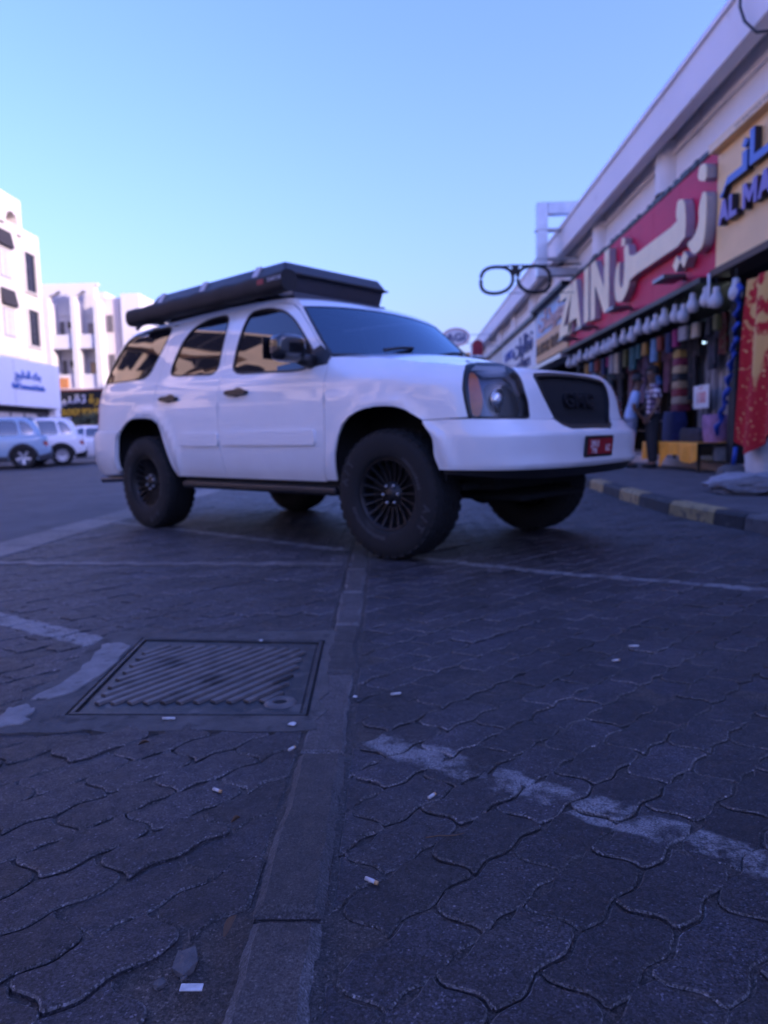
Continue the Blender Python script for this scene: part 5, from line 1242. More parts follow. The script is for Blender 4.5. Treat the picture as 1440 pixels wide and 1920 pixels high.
def win(par, y0, y1, z0, z1, X, nmull=2, rec=.02):
    w_ = MB().box(X-.02, X+.012, y0, y1, z0, z1).build('window', M_frame, par)
    n = nmull
    for k in range(n):
        a = y0+.06+(y1-y0-.06)*k/n; b = y0+(y1-y0-.06)*(k+1)/n
        MB().box(X+.013, X+.02, a, b, z0+.06, z1-.06).build('pane', M_win, w_)
    f = .07
    mb = MB(); mb.box(X, X+.10, y0-f, y0, z0-f, z1+f); mb.box(X, X+.10, y1, y1+f, z0-f, z1+f); mb.box(X, X+.10, y0, y1, z0-f, z0); mb.box(X, X+.10, y0, y1, z1, z1+f); mb.build('surround', M_wallA, w_)
for z0, z1 in ((8.50, 10.45), (5.78, 7.60)): win(ba, 36.72, 37.82, z0, z1, -18.99)
for z0 in (10.22, 7.45):
    sh = MB(); sh.add([(-18.88, 34.2, z0+.78), (-18.88, 35.52, z0+.78), (-18.72, 35.52, z0), (-18.72, 34.2, z0), (-18.88, 34.2, z0), (-18.88, 35.52, z0)], [(0, 1, 2, 3), (0, 3, 4), (1, 5, 2), (3, 2, 5, 4), (0, 4, 5, 1)]); sh.build('sunshade', M_shade, ba)
    w_ = MB().box(-18.93, -18.88, 34.3, 35.3, z0-1.5, z0-.15).build('window', M_frame, ba)
    for k in range(2): MB().box(-18.879, -18.87, 34.34+.48*k, 34.78+.48*k, z0-1.46, z0-.19).build('pane', pm('pale_curtain_pane', (.45, .43, .46), .2), w_)
    for k in range(5): win(ba, 28.0+k*1.25, 28.8+k*1.25, z0-1.4, z0-.1, -18.89, 1)
# sign band and shopfront below
MB().box(-19.2, -18.55, 27, 38.78, 2.62, 4.90).build('sign_band', M_band, ba, bevel=.02)
for yy in (31.2, 34.2): MB().box(-18.548, -18.544, yy, yy+.015, 2.64, 4.88).build('panel_joint', M_frame, ba)
MB().box(-19.2, -18.6, 38.25, 38.76, .0, 2.62).build('corner_pier', M_band, ba)
MB().box(-19.05, -18.98, 27, 38.25, 2.35, 2.615).build('soffit', M_shade, ba)
for k in range(8):
    y0 = 28.0+k*1.28; f = MB().box(-18.995, -18.96, y0, y0+1.2, .15, 2.35).build('shop_window', M_frame, ba)
    MB().box(-18.958, -18.945, y0+.06, y0+1.14, .2, 2.3).build('pane', pm('pale_shop_pane', (.55, .48, .44), .25) if k in (4, 5, 6) else M_win, f)
text_obj('sign_text', 'Gulf Commercial Studio', M_bluetext, ba, .36, .04, facL(-18.55, 35.5, 3.46), sx=.88, bold=.010)
text_obj('sign_text', '\uFE91\uFEE8\uFEDA \uFE8D\uFEDF\uFEA8\uFEE0\uFEF4\uFE9E'[::-1], M_bluetext, ba, .52, .04, facL(-18.55, 35.5, 3.98), sx=1.1, bold=.008)

bb = thing('balcony_building', 'white block with slender columns and pointed balcony arches behind the parked cars', 'building', (0, 48, 0))
MB().box(-30, -20.05, 1.3, 14, 0, 10.9).build('rear_wall', M_wallB, bb)
MB().box(-30, -19.6, .02, 14, 3.9, 4.42).build('slab', M_wallB, bb)
for xc in (-25.4, -23.55, -21.75, -20.22):
    mb = MB(); mb.add([(xc-.20, 0, 4.42), (xc+.20, 0, 4.42), (xc+.20, 1.3, 4.42), (xc-.20, 1.3, 4.42), (xc-.16, 0, 10.2), (xc+.16, 0, 10.2), (xc+.16, 1.3, 10.2), (xc-.16, 1.3, 10.2)], [(0, 3, 2, 1), (4, 5, 6, 7), (0, 1, 5, 4), (1, 2, 6, 5), (2, 3, 7, 6), (3, 0, 4, 7)]); mb.build('column', M_wallB, bb)
for a, b in ((-25.4, -23.55), (-23.55, -21.75), (-21.75, -20.22)):
    l_, r_ = a+.17, b-.17; c_ = (l_+r_)/2
    P = [(a-.17 if a < -25 else a, 10.2), (l_, 10.2), (l_, 10.38), (l_+.16, 10.52), (c_-.3, 10.6), (c_, 10.80), (c_+.3, 10.6), (r_-.16, 10.52), (r_, 10.38), (r_, 10.2), (b, 10.2), (b, 11.08), (a-.17 if a < -25 else a, 11.08)]
    mb = MB(); mb.prism(outline_w(P), lambda u, v, d: (u, -d, v), .01, -.55); mb.build('arch', M_wallB, bb)
    for z0 in (4.43, 7.05):
        MB().box(l_, r_, .18, .30, z0, z0+.92).build('balcony_front', M_wallB, bb); MB().box(l_, r_, .2, 1.29, z0-.0, z0+.02).build('balcony_floor', M_wallB, bb)
        MB().box(l_+.02, r_-.02, 1.22, 1.29, z0+2.3, z0+2.6).build('beam', M_wallB, bb)
    for z0, kind in ((5.0, 1), (7.6, 0)):
        if b > -21: w_ = MB().box(l_+.22, r_-.22, 1.26, 1.32, z0+.1, z0+1.25).build('window', M_frame, bb); [MB().box(l_+.26+k*.38, l_+.58+k*.38, 1.245, 1.258, z0+.15, z0+1.2).build('pane', pm('tan_curtain_pane', (.42, .27, .15), .4) if kind else pm('grey_pane', (.20, .17, .18), .3), w_) for k in range(3) if l_+.58+k*.38 < r_-.2]
        else:
            MB().box(l_+.10, l_+.42, 1.25, 1.32, z0-.4, z0+1.4).build('window', M_frame, bb); MB().box(c_+.02, c_+.42, 1.0, 1.29, z0+.95, z0+1.35).build('air_conditioner', M_shade, bb)
            if kind: MB().box(c_-.35, c_+.25, .05, .17, z0-.55, z0+.12).build('hung_washing', pm('orange_washing', (.50, .20, .07), .8, var=.3), bb)
MB().box(-30, -20.05, .02, .5, 11.085, 11.25).build('parapet', M_wallB, bb)
MB().box(-20.02, -18.75, 1.0, 14, 0, 10.45).build('side_wing', M_pinkw, bb); MB().box(-18.745, -17.5, .6, 14, 0, 10.62).build('side_wing', M_wallB, bb)
for z0 in (5.6, 8.2): MB().box(-19.9, -19.5, .93, 1.02, z0, z0+1.1).build('window', M_frame, bb)
MB().box(-18.3, -18.1, .54, .62, 9.2, 9.5).build('vent', M_frame, bb)
MB().box(-30, -17.5, .9, 1.0, 0, 3.9).build('shop_front', M_shade, bb)
bsn = thing('black_sign', 'long black fascia sign with white Arabic and yellow lettering under the balconies', 'sign', (0, 48, 0))
MB().box(-29, -17.6, -.20, .0, 2.35, 4.22).build('sign_panel', pm('black_gloss', (.012, .012, .014), .35), bsn)
MB().box(-29, -17.6, -.24, .0, 4.225, 4.33).build('sign_head', pm('maroon_trim', (.18, .05, .05), .5), bsn)
M_gold = pm('yellow_sign_letters', (.72, .42, .03), .5); M_wl = pm('white_sign_letters', (.62, .60, .66), .5)
text_obj('lettering', 'TECHNOLOGY EQUIPMENT', M_gold, bsn, .60, .05, facF(-24.45, -.20, 2.62), sx=.70, align='LEFT', bold=.014)
text_obj('lettering', '\uFE97\uFED8\uFEE8\uFEF4\uFE94'[::-1], M_wl, bsn, .85, .05, facF(-22.28, -.20, 3.42), sx=1.35, bold=.010)
text_obj('lettering', '\uFEAD\uFE93'[::-1], M_gold, bsn, .80, .05, facF(-20.62, -.20, 3.42), sx=1.2, bold=.010)

# the beige block across the road, outside the picture: seen mirrored in the car's side windows
M_beige = pm('beige_render', (.80, .62, .47), .85, var=.06, vscale=.4, bump=.1, bscale=30)
bg = thing('beige_building', 'beige building with dark window bands mirrored in the side windows of the white car', 'building', (0, 0, 0))
MB().box(-33, -20.5, -16, 25, 0, 13.0).build('wall', M_beige, bg)
for z0 in (5.2, 8.3, 11.0):
    for k in range(8):
        y0 = -15+k*4.95; w_ = MB().box(-20.52, -20.42, y0, y0+4.1, z0, z0+1.75).build('window', M_frame, bg)
        for j in range(4): MB().box(-20.418, -20.405, y0+.08+j*1.0, y0+1.0+j*1.0, z0+.08, z0+1.67).build('pane', M_win, w_)
for z0 in (4.6, 7.5, 10.4): MB().box(-20.5, -19.9, -16, 25, z0-.18, z0+.12).build('ledge', M_beige, bg)
mb = MB(); mb.add([(-20.3, 4, 4.7), (-20.3, 14, 10.3), (-20.3, 14, 11.0), (-20.3, 4, 5.4), (-19.8, 4, 4.7), (-19.8, 14, 10.3), (-19.8, 14, 11.0), (-19.8, 4, 5.4)], [(0, 1, 2, 3), (4, 7, 6, 5), (0, 4, 5, 1), (2, 6, 7, 3), (1, 5, 6, 2), (0, 3, 7, 4)]); mb.build('stair_flight', M_beige, bg)

# ------------------------------------------------------------------ shrub behind the parked cars
def shrub(name, label, c, rx, rz, n, mat, h0):
    t_ = thing(name, label, 'shrub', c)
    MB().tube([(0, 0, 0), (.05, 0, h0*.6), (.02, .04, h0+.3)], [.06, .05, .03], 8).build('trunk', pm('bark', (.10, .07, .05), .9), t_, smooth=True)
    mb = MB(); random.seed(4)
    for k in range(n):
        a = random.uniform(0, 2*PI); ph = math.acos(random.uniform(-1, 1)); r = random.uniform(.55, 1.0)**.5*(1+.22*noise.noise((math.cos(a)*2, math.sin(a)*2, ph*2)))
        p = Vector((rx*r*math.sin(ph)*math.cos(a), rx*r*math.sin(ph)*math.sin(a), h0+rz+rz*r*math.cos(ph))); s = random.uniform(.04, .09)
        R = Matrix.Rotation(random.uniform(0, 6.3), 3, 'Z') @ Matrix.Rotation(random.uniform(-1.2, 1.2), 3, 'X')
        mb.add([p+R @ Vector(q) for q in ((-s, 0, 0), (0, -s*.45, .0), (s, 0, 0), (0, s*.45, 0))], [(0, 1, 2, 3)])
    mb.build('crown', mat, t_); return t_
shrub('green_shrub', 'round green shrub under the black sign behind the parked white cars', (-17.6, 40.5, 0), 1.1, .75, 2600, pm('shrub_leaf', (.085, .10, .045), .7, var=.4, vscale=3), 1.0)

# ------------------------------------------------------------------ parked cars
M_ltyre = M_tyre; M_silver = pm('silver_alloy', (.50, .50, .53), .35, .7, var=.1); M_clad = pm('grey_cladding', (.05, .055, .07), .6, var=.1)
M_pglass = tinted_glass('parked_car_glass', (.03, .04, .055), .10)
def parked_car(name, label, mat, clad, loc, rz, roof, belt, length=3.55, hatch=.30, rim_n=5, group='cars parked across the road'):
    t_ = thing(name, label, 'car', loc, rz, group)
    L = length
    plan = [(L, 0), (L-.02, .38), (L-.12, .66), (L-.36, .84), (L-.85, .90), (1.3, .91), (-.15, .90), (-.52, .86), (-.74, .70), (-.81, .38), (-.82, 0)]
    W = Wrap(plan, smooth_tab([(.2, .82), (.35, .885), (.6, .91), (.82, .905), (belt-.06, .885), (belt, .86), (belt+.04, .82)]), smooth_tab([(.25, .08), (.45, 0), (.62, .02), (.75, .10), (belt, .40)]), smooth_tab([(.25, .05), (.45, 0), (.6, .0), (.8, .06), (belt, .09)]), L-1.2, .2)
    S = W.S
    def Qf(a, z):
        if a <= S: return W.Q(a, z)
        x, y, zz = W.Q(2*S-a, z); return (x, -y, zz)
    def Nf(a, z):
        if a <= S: return W.N(min(max(a, -S+.003), S-.003), z)
        x, y, zz = W.N(min(2*S-a, S-.003), z); return (x, -y, zz)
    sA, sB = W.s_x(0), W.s_x(2.65); R_ = .40
    def arch(sc): return [(sc+R_*math.cos(a), .36+R_*math.sin(a)) for a in [PI*k/12 for k in range(13)]]
    aB = [(a, b) for a, b in arch(sB)][::-1]; aA = [(a, b) for a, b in arch(sA)][::-1]
    lo = .27
    bot = [(0, lo)] + [(aB[0][0], lo)] + aB + [(aB[-1][0], lo), (aA[0][0], lo)] + aA + [(aA[-1][0], lo), (S, lo)]
    def topz(a): return belt - (.05 if W.base(a)[0] > 2.2 else 0) - .10*sstep(2.2, L, W.base(a)[0]) + .03*sstep(1.5, -.6, W.base(a)[0])
    tops = [(S*k/40, topz(S*k/40)) for k in range(40, -1, -1)]
    for m_ in (1, -1): skin('body_side', mat, t_, Qf, Nf, [(m_*a, b) for a, b in bot+tops], (), .09, 0, .02)
    cl = [(0, lo-.01), (aB[0][0]-.03, lo-.01)] + [(sB+(R_+.0)*math.cos(a), .36+R_*math.sin(a)) for a in [PI*k/12 for k in range(12, -1, -1)]][::-1][::-1]
    for m_ in (1, -1):
        for sc_ in (sA, sB):
            ringo = [(m_*(sc_+.455*math.cos(a)), max(.30, .36+.455*math.sin(a))) for a in [PI*k/14 for k in range(15)]] + [(m_*(sc_+.40*math.cos(a)), max(.30, .36+.40*math.sin(a))) for a in [PI*k/14 for k in range(14, -1, -1)]]
            skin('arch_trim', clad, t_, Qf, Nf, ringo, (), .06, .006, .012)
        skin('sill_trim', clad, t_, Qf, Nf, [(m_*(aB[-1][0]+.03), .26), (m_*(aA[0][0]-.03), .26), (m_*(aA[0][0]-.03), .40), (m_*(aB[-1][0]+.03), .40)], (), .09, .006, .012)
        skin('bumper_trim', clad, t_, Qf, Nf, [(m_*(aA[-1][0]+.04), .26), (m_*S, .26), (m_*S, .50), (m_*(S-.55), .52), (m_*(aA[-1][0]+.06), .42)], (), .09, .008, .012)
        skin('tail_lamp', M_redlens, t_, Qf, Nf, rounded([(m_*(S-.86), .86), (m_*(S-.52), .90), (m_*(S-.50), .72), (m_*(S-.80), .70)], .2, 1), (), .06, .006, .01)
        skin('head_lamp', M_lampdark, t_, Qf, Nf, [(m_*.45, .66), (m_*1.0, .70), (m_*1.0, .78), (m_*.45, .74)], (), .06, .004, .01)
        skin('door_handle', mat, t_, Qf, Nf, [(m_*(sA-.72), .84), (m_*(sA-.50), .84), (m_*(sA-.50), .875), (m_*(sA-.72), .875)], (), .05, .018, .02)
    def topline(a): return Vector(Qf(a, topz(abs(a))))
    dk = [topline(S*k/30) for k in range(31)]
    P = [(q.x, q.y) for q in dk] + [(q.x, -q.y) for q in reversed(dk[1:-1])]
    zt_ = smooth_tab(sorted([(round(q.x, 4), q.z) for q in dk[3:-3]]))
    def dpos(x, y): return (x, y, zt_(min(max(x, dk[-4].x), dk[3].x)) + .05*(1-(abs(y)/.95)**2)*sstep(L-.1, L-1.0, x))
    skin('bonnet_deck', mat, t_, dpos, lambda x, y: (0, 0, 1), P, (), .10, 0, 0)
    # cabin
    cp = [(2.45, 0), (2.42, .35), (2.30, .66), (2.05, .80), (1.4, .845), (.4, .845), (-.25, .80), (-.52, .66), (-.60, .35), (-.62, 0)]
    CW = Wrap(cp, smooth_tab([(belt-.05, .845), (belt+.1, .82), (roof-.22, .70), (roof-.08, .63), (roof-.02, .56)]), smooth_tab([(belt-.05, 0), (roof-.10, .92), (roof-.02, 1.08)]), smooth_tab([(belt-.05, 0), (roof-.25, hatch*.6), (roof-.08, hatch), (roof-.02, hatch+.12)]), .9, .5)
    Sc = CW.S
    def Qc(a, z):
        if a <= Sc: return CW.Q(a, z)
        x, y, zz = CW.Q(2*Sc-a, z); return (x, -y, zz)
    def Nc(a, z):
        if a <= Sc: return CW.N(min(max(a, -Sc+.003), Sc-.003), z)
        x, y, zz = CW.N(min(2*Sc-a, Sc-.003), z); return (x, -y, zz)
    z0, z1 = belt+.03, roof-.12; s1 = CW.s_x(1.95); s2 = CW.s_x(1.0); s3 = CW.s_x(.05); s4 = CW.s_x(-.42)
    wins = [rounded([(s1, z0), (s1+.05, z0+.1), (s1+.38, z1), (s2-.03, z1), (s2-.03, z0)], .15, 1), rounded([(s2+.05, z0), (s2+.05, z1), (s3-.02, z1), (s3-.02, z0+.02)], .12, 1), rounded([(s3+.06, z0+.04), (s3+.06, z1), (s4-.10, z1-.04), (s4+.02, z0+.16), (s4-.10, z0+.06)], .2, 1)]
    for m_ in (1, -1):
        side = skin('cabin_side', mat, t_, Qc, Nc, [(m_*a, b) for a, b in ((.50, belt-.05), (Sc-.45, belt-.05), (Sc-.45, roof-.03), (.50, roof-.03))], [[(m_*a, b) for a, b in w_] for w_ in wins], .09, 0, .015)
        for w_ in wins: skin('window', M_pglass, side, Qc, Nc, [(m_*a, b) for a, b in grow(w_, .006)], (), .10, -.008, 0)
    skin('windscreen', M_pglass, t_, Qc, Nc, [(-.51, belt-.05), (.51, belt-.05), (.51, roof-.06), (-.51, roof-.06)], (), .10, 0, 0)
    skin('rear_window', M_pglass, t_, Qc, Nc, [(Sc-.46, belt-.05), (Sc+.46, belt-.05), (Sc+.46, roof-.08), (Sc-.46, roof-.08)], (), .10, 0, 0)
    rr = [CW.Q(Sc*k/30, roof-.03) for k in range(31)]; P = [(q[0], q[1]) for q in rr] + [(q[0], -q[1]) for q in reversed(rr[1:-1])]
    xm = [q[0] for q in rr]; xa, xb = min(xm), max(xm)
    skin('roof', mat, t_, lambda x, y: (x, y, roof-.032+.05*(1-(abs(y)/.62)**2)*min(1, (xb-x)*4, (x-xa)*4)), lambda x, y: (0, 0, 1), P, (), .10, 0, 0)
    MB().box(xa-.14, xa+.12, -.50, .50, roof-.05, roof-.015).build('spoiler', mat, t_, bevel=.012)
    MB().box(-.70, L-.35, -.60, .60, .26, belt-.12).build('underbody', M_matte, t_); MB().box(-.6, L-.5, -.80, .80, .62+.14, .80).build('well_top', M_matte, t_)
    w0 = None
    for ax in (0, 2.65):
        for sg_ in (-1, 1):
            if w0 is None:
                w0 = D.objects.new('wheel', None); COL.objects.link(w0); w0.parent = t_
                MB().lathe([(.225, -.09), (.25, -.105), (.32, -.108), (.355, -.09), (.365, -.04), (.365, .04), (.355, .09), (.25, .10)], yaxis((0, 0, 0)), 32, cap=False).build('tyre', M_ltyre, w0, smooth=True)
                MB().lathe([(.228, -.095), (.218, -.09), (.21, -.03), (0, -.03)], yaxis((0, 0, 0)), 28, cap=False).build('rim', M_lampdark, w0, smooth=True)
                for k in range(rim_n):
                    a = 2*PI*k/rim_n; mb = MB(); q = []
                    for r, hw, yy in ((.03, .03, -.07), (.22, .045, -.09)):
                        for s_ in (-1, 1): q += [(r*math.cos(a)-s_*hw*math.sin(a), yy, r*math.sin(a)+s_*hw*math.cos(a)), (r*math.cos(a)-s_*hw*math.sin(a), yy+.03, r*math.sin(a)+s_*hw*math.cos(a))]
                    mb.add(q, [(0, 4, 6, 2), (1, 3, 7, 5), (0, 1, 5, 4), (2, 6, 7, 3), (0, 2, 3, 1), (4, 5, 7, 6)]); mb.build('spoke', M_silver, w0)
                o = w0
            else: o = copy_tree(w0, t_)
            o.location = (ax, sg_*.80, .365); o.rotation_euler = (0, .3, 0 if sg_ < 0 else PI)
    return t_
M_skyblue = paint('pale_blue_paint', (.25, .36, .47), .3); M_white2 = paint('white_paint_far', (.74, .74, .76), .3)
parked_car('parked_car', 'pale blue parked hatch-back car cut by the left edge of the picture', M_skyblue, M_clad, (-12.45, 23.3, 0), PI+.42, 1.66, 1.02)
parked_car('parked_car', 'white parked car with black wheel-arch trim right of the pale blue car', M_white2, M_black, (-12.36, 25.72, 0), PI+.42, 1.70, 1.04, rim_n=10)
parked_car('parked_car', 'low white parked car mostly hidden behind the tail of the white off-road car', M_white2, M_white2, (-11.6, 28.3, 0), PI+.42, 1.46, .95, hatch=.55, rim_n=7)
# ------------------------------------------------------------------ two men outside the textile shop
def skin_mesh(name, joints, edges, mat, parent, root, sub_=2):
    names = list(joints); me = D.meshes.new(name); me.from_pydata([joints[k][:3] for k in names], [(names.index(a), names.index(b)) for a, b in edges], [])
    o = newobj(name, me, parent, mat); m = o.modifiers.new('skin', 'SKIN'); m.use_smooth_shade = True; m.branch_smoothing = .6
    for i, k in enumerate(names):
        r = joints[k][3]; r2 = joints[k][4] if len(joints[k]) > 4 else r
        me.skin_vertices[0].data[i].radius = (r, r2); me.skin_vertices[0].data[i].use_root = (k == root)
    s = o.modifiers.new('subdiv', 'SUBSURF'); s.levels = sub_; s.render_levels = sub_
    return o
M_skinb = pm('brown_skin', (.16, .085, .055), .55, var=.08, vscale=20); M_hair = pm('black_hair', (.010, .009, .009), .6, var=.2, vscale=40); M_shoe = pm('dark_shoe', (.015, .014, .014), .6)
def person(label, loc, rz, H, shirt, trousers, lean, armR, armL, head_turn, long_shirt=False):
    k = H/1.72; p = thing('person', label, 'person', loc, rz, 'men outside the textile shop')
    ly = lambda z: -lean*max(0, z-.92)
    J = {}
    def a(n_, x, y, z, r, r2=None): J[n_] = (x*k, (y+ly(z))*k, z*k, r*k, (r2 or r)*k)
    a('pelvis', 0, 0, .93, .125, .10); a('spine', 0, 0, 1.10, .12, .095); a('chest', 0, -.005, 1.30, .145, .11); a('neck', 0, 0, 1.46, .052); a('jaw', 0, -.02, 1.545, .068, .075); a('head', 0, -.005, 1.62, .078, .095); a('top', 0, .005, 1.69, .055, .065)
    E = [('pelvis', 'spine'), ('spine', 'chest'), ('chest', 'neck'), ('neck', 'jaw'), ('jaw', 'head'), ('head', 'top')]
    a('nose', .0, -.115, 1.595, .012); E.append(('head', 'nose'))
    for s, nm, arm in ((-1, 'R', armR), (1, 'L', armL)):
        a('ear'+nm, s*.088, .01, 1.60, .016); E.append(('head', 'ear'+nm))
        a('sh'+nm, s*.165, 0, 1.395, .062); (ex, ey, ez), (wx, wy, wz) = arm
        a('el'+nm, s*ex, ey, ez, .042); a('wr'+nm, s*wx, wy, wz, .027); E += [('chest', 'sh'+nm), ('sh'+nm, 'el'+nm), ('el'+nm, 'wr'+nm)]
        d = Vector((wx-ex, wy-ey, wz-ez)).normalized(); side = Vector((0, 1, 0)) if abs(d.y) < .8 else Vector((0, 0, 1)); side = (side-d*side.dot(d)).normalized()
        pc = Vector((wx, wy, wz))+d*.06; a('palm'+nm, s*pc.x, pc.y, pc.z, .030, .018); E.append(('wr'+nm, 'palm'+nm))
        for i, (off, ln) in enumerate(((-.030, .07), (-.010, .08), (.010, .075), (.028, .06))):
            b1 = pc+d*.04+side*off; b2 = b1+d*ln*.55; b3 = b2+(d*.7+Vector((-.6, 0, 0))).normalized()*ln*.45
            for j, q in enumerate((b1, b2, b3)): a('f%s%d%d' % (nm, i, j), s*q.x, q.y, q.z, .0085)
            E += [('palm'+nm, 'f%s%d0' % (nm, i)), ('f%s%d0' % (nm, i), 'f%s%d1' % (nm, i)), ('f%s%d1' % (nm, i), 'f%s%d2' % (nm, i))]
        t1 = pc-d*.02-side*.045; t2 = t1+d*.05-side*.012
        a('t%s0' % nm, s*t1.x, t1.y, t1.z, .0095); a('t%s1' % nm, s*t2.x, t2.y, t2.z, .0085); E += [('palm'+nm, 't%s0' % nm), ('t%s0' % nm, 't%s1' % nm)]
        a('hip'+nm, s*.09, 0, .86, .088); a('kn'+nm, s*.10, -.015, .48, .058); a('an'+nm, s*.10, .01, .09, .040); a('to'+nm, s*.115, -.13, .035, .033); E += [('pelvis', 'hip'+nm), ('hip'+nm, 'kn'+nm), ('kn'+nm, 'an'+nm), ('an'+nm, 'to'+nm)]
    for n_ in ('jaw', 'head', 'top', 'nose', 'earR', 'earL'):
        c = Vector(J[n_][:3]); piv = Vector(J['neck'][:3]); q = piv + Matrix.Rotation(head_turn, 3, 'Z') @ (c-piv); J[n_] = (*q, *J[n_][3:])
    skin_mesh('body', J, E, M_skinb, p, 'pelvis')
    g = .022*k
    def grown(n_, e=g): c = J[n_]; return (c[0], c[1], c[2], c[3]+e, c[4]+e)
    S_ = {n_: grown(n_) for n_ in ('pelvis', 'spine', 'chest', 'shR', 'shL')}; S_['collar'] = (J['neck'][0], J['neck'][1], J['neck'][2]-.02*k, J['neck'][3]+.02*k, J['neck'][3]+.02*k)
    Es = [('pelvis', 'spine'), ('spine', 'chest'), ('chest', 'collar'), ('chest', 'shR'), ('chest', 'shL')]
    for nm in 'RL':
        A, B = Vector(J['sh'+nm][:3]), Vector(J['el'+nm][:3]); m_ = A.lerp(B, .85); S_['sl'+nm] = (*m_, .068*k, .068*k); Es.append(('sh'+nm, 'sl'+nm))
    low = Vector(J['pelvis'][:3]) - Vector((0, 0, (.42 if long_shirt else .10)*k)); S_['hem'] = (*low, .165*k, (.135 if not long_shirt else .15)*k); Es.append(('pelvis', 'hem'))
    skin_mesh('shirt', S_, Es, shirt, p, 'pelvis')
    T_ = {'pelvis': grown('pelvis', .012*k)}; Et = []
    for nm in 'RL':
        for n_ in ('hip', 'kn', 'an'): T_[n_+nm] = grown(n_+nm, .022*k)
        Et += [('pelvis', 'hip'+nm), ('hip'+nm, 'kn'+nm), ('kn'+nm, 'an'+nm)]
    skin_mesh('trousers', T_, Et, trousers, p, 'pelvis')
    hc = Vector(J['head'][:3])+Vector((0, .014*k, .032*k)); mb = MB()
    def hf(u, v):
        t_ = 2*PI*u; ph = PI*.62*v; r = (.104+.006*noise.noise((u*9, v*9, 1)))*k; q = Vector((r*math.sin(ph)*math.cos(t_)*.95, r*1.16*math.sin(ph)*math.sin(t_), r*1.10*math.cos(ph)))
        if q.y < -.02*k and q.z < .035*k: q.y = max(q.y, -.05*k)
        return tuple(hc + Matrix.Rotation(head_turn, 3, 'Z') @ q)
    mb.grid(hf, 28, 12, True); mb.build('hair', M_hair, p, smooth=True)
    for nm in 'RL':
        an, to = Vector(J['an'+nm][:3]), Vector(J['to'+nm][:3]); skin_mesh('shoe', {'heel': (an.x, an.y+.04*k, .045*k, .048*k, .045*k), 'mid': (an.x, an.y-.03*k, .045*k, .05*k, .045*k), 'toe': (to.x, to.y-.02*k, .038*k, .045*k, .036*k)}, [('heel', 'mid'), ('mid', 'toe')], M_shoe, p, 'mid')
    return p
def plaid():
    m, n, l, b = new_mat('checked_shirt_cloth'); tc = n.new('ShaderNodeTexCoord'); sp = n.new('ShaderNodeSeparateXYZ'); l.new(tc.outputs['Object'], sp.inputs[0])
    def band(sock, f):
        k = n.new('ShaderNodeMath'); k.operation = 'MULTIPLY'; l.new(sock, k.inputs[0]); k.inputs[1].default_value = f; s = n.new('ShaderNodeMath'); s.operation = 'FRACT'; l.new(k.outputs[0], s.inputs[0]); g = n.new('ShaderNodeMath'); g.operation = 'LESS_THAN'; l.new(s.outputs[0], g.inputs[0]); g.inputs[1].default_value = .42; return g.outputs[0]
    ad = n.new('ShaderNodeMath'); ad.operation = 'ADD'; l.new(band(sp.outputs[0], 11), ad.inputs[0]); l.new(band(sp.outputs[2], 11), ad.inputs[1])
    r = n.new('ShaderNodeValToRGB'); r.color_ramp.interpolation = 'CONSTANT'; r.color_ramp.elements[0].color = (.85, .78, .82, 1); r.color_ramp.elements[1].position = .34; r.color_ramp.elements[1].color = (.20, .13, .20, 1); e = r.color_ramp.elements.new(.75); e.color = (.045, .03, .06, 1)
    k = n.new('ShaderNodeMath'); k.operation = 'MULTIPLY'; l.new(ad.outputs[0], k.inputs[0]); k.inputs[1].default_value = .5; l.new(k.outputs[0], r.inputs[0]); l.new(r.outputs[0], b.inputs['Base Color']); b.inputs['Roughness'].default_value = .85; return m
person('man in a checked shirt and dark trousers standing on the sidewalk', (4.36, 12.75, .127), math.radians(-95), 1.74, plaid(), pm('dark_trousers', (.018, .022, .03), .85, var=.2), .03, ((.24, -.02, 1.12), (.20, -.22, .98)), ((.25, .05, 1.12), (.24, -.10, .90)), math.radians(25))
person('man in a light blue shirt half hidden behind the white car', (4.03, 13.0, .127), math.radians(75), 1.62, pm('blue_shirt', (.36, .50, .74), .85, var=.12), pm('grey_blue_trousers', (.30, .34, .46), .85, var=.15), .22, ((.24, -.02, 1.12), (.20, -.20, .95)), ((.24, -.02, 1.12), (.20, -.22, .95)), 0, True)

# ------------------------------------------------------------------ litter on the paving
M_butt = pm('cigarette_paper', (.46, .45, .43), .85, var=.3, vscale=60); M_filter = pm('cigarette_filter', (.45, .27, .12), .8, var=.2, vscale=90)
def butt(label, x, y, a, L=.028, z=.004):
    L *= .8
    o = thing('cigarette_butt', label, 'cigarette', (x, y, z), a, 'cigarette ends on the paving')
    MB().tube([(-L*.5, 0, 0), (L*.05, 0, .0005), (L*.28, 0, .0)], [.0037, .0038, .0036], 10).build('paper', M_butt, o, smooth=True); MB().tube([(L*.281, 0, 0), (L*.5, .0005, 0)], [.0039, .0036], 10).build('filter', M_filter if L < .03 else M_butt, o, smooth=True)
butt('white cigarette end on the pavers left of the middle edging stone', -.439, 1.54, -.55, .030)
butt('white cigarette end on the pavers right of the edging beside the worn line', .047, 1.508, .9, .030)
butt('dusty cigarette end lying in the gap right of the edging stones', -.073, 1.205, -.6, .034, .004)
butt('white cigarette end on the paving up and right of the access cover', -.04, 2.138, .3, .040)
butt('white cigarette end on the mortar just below the access cover', -.686, 1.952, 0, .045, .008)
butt('cigarette end leaning on the far corner of the sharp edging stone', -.300, 1.743, 1.0, .030, .01)
butt('white cigarette end farthest away on the right-hand paving', .834, 2.602, 0, .045)
butt('smaller cigarette end just nearer than the farthest one on the right-hand paving', .721, 2.437, .2, .036)
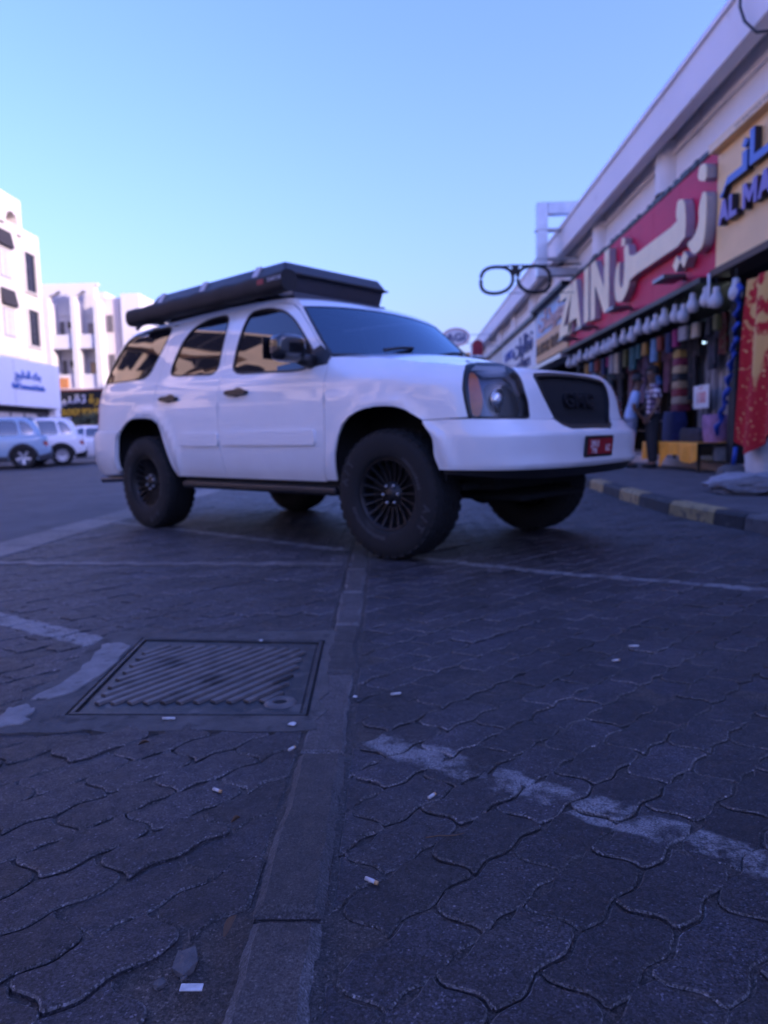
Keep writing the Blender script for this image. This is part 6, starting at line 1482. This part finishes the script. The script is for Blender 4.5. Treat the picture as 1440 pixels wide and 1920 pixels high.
o = MB().box(-.0165, .0165, -.0065, .0065, 0, .0025).build('paper_scrap', M_butt, None, bevel=.001); o.location = (-.324, .954, .004); o.rotation_euler = (.05, .03, .05); tag(o, 'flat white paper scrap in the dirt left of the nearest edging stone', 'scrap')
for (x, y, s, lb) in ((-.165, 2.111, .007, 'small white scrap on the edging right of the access cover'), (-.325, 1.905, .011, 'crumpled pale blue scrap at the near right corner of the cover'), (-.577, 2.735, .008, 'small white scrap at the far rim of the access cover')):
    bm = bmesh.new(); bmesh.ops.create_icosphere(bm, subdivisions=2, radius=s)
    for v in bm.verts: v.co *= 1+.5*noise.noise(v.co*160+Vector((x*9, y, 0))); v.co.z = abs(v.co.z)*.5
    me = D.meshes.new('scrap'); bm.to_mesh(me); bm.free(); o = newobj('paper_scrap', me, None, M_butt); o.location = (x, y, .006); tag(o, lb, 'scrap', 'small scraps round the cover')
M_leaf = pm('dry_leaf', (.10, .055, .03), .8, var=.3, vscale=60); M_stone = pm('grit_stone', (.085, .078, .078), .9, var=.3, vscale=40, bump=.5, bscale=200)
def leaf(label, x, y, a, L):
    mb = MB(); mb.grid(lambda u, v: (L*(u-.5), L*.30*(v-.5)*math.sin(PI*min(.97, u+.03))**.7, .004+.010*math.sin(PI*u)*abs(v-.5)*1.6+.006*u), 10, 4); mb.grid(lambda u, v: (L*(u-.5), L*.30*(v-.5)*math.sin(PI*min(.97, u+.03))**.7, .0035+.010*math.sin(PI*u)*abs(v-.5)*1.6+.006*u), 10, 4)
    o = mb.build('dry_leaf', M_leaf, None, smooth=True); o.location = (x, y, .002); o.rotation_euler = (0, 0, a); tag(o, label, 'leaf', 'dry leaves on the paving')
leaf('curled brown leaf against the left side of the near edging stones', -.298, 1.081, 1.35, .045); leaf('small orange leaf on the mortar below the access cover', -.697, 1.784, .2, .03); leaf('small tan leaf beside the pavers left of the edging', -.365, 1.404, .6, .022)
o = MB().tube([(-.036, 0, .004), (-.01, .004, .006), (.02, .006, .005), (.042, .016, .004)], [.0012, .0015, .0013, .0008], 6).build('twig', M_leaf, None, smooth=True); o.location = (.064, 1.337, .003); tag(o, 'thin dry twig on the pavers right of the edging stones', 'twig')
def chip(label, x, y, s, seed, z=-.004):
    bm = bmesh.new(); bmesh.ops.create_icosphere(bm, subdivisions=1, radius=1)
    for v in bm.verts: v.co *= 1+.45*noise.noise(v.co*1.8+Vector((seed, 0, 0))); v.co = Vector((v.co.x*s[0], v.co.y*s[1], v.co.z*s[2]))
    me = D.meshes.new('chip'); bm.to_mesh(me); bm.free(); o = newobj('stone_chip', me, None, M_stone); o.location = (x, y, z); tag(o, label, 'stone', 'stone chips beside the edging')
chip('wedge-shaped paver chip in the dirt left of the near edging stone', -.352, 1.012, (.024, .034, .014), 2)
chip('small dark stone chip beside the wedge-shaped chip', -.378, .972, (.010, .010, .008), 4); chip('rounded stone chip in the dirt above the flat paper scrap', -.345, .985, (.006, .007, .005), 6)
# loose grit in the joints: nobody could count it
random.seed(21); mb = MB()
for k in range(2600):
    if random.random() < .55: yy = random.uniform(.75, 3.2); xx = strip_c(yy)+random.choice((-1, 1))*(.066+abs(random.gauss(0, .03)))
    else: yy = random.uniform(.75, 2.6); xx = random.uniform(-.62, .62)*yy
    s = random.uniform(.0008, .0026); z = -.008+random.uniform(0, .01)
    R = Matrix.Rotation(random.uniform(0, 6), 3, 'Z') @ Matrix.Rotation(random.uniform(0, 6), 3, 'X'); c = Vector((xx, yy, z))
    mb.add([c+R @ Vector(q)*s for q in ((1, 0, 0), (-.6, .8, 0), (-.5, -.8, .1), (0, .1, 1.1))], [(0, 1, 3), (1, 2, 3), (2, 0, 3), (0, 2, 1)])
o = mb.build('grit', M_stone, None); tag(o, 'fine loose grit scattered in the paving joints', 'grit', kind='stuff')
bpy.context.view_layer.update()
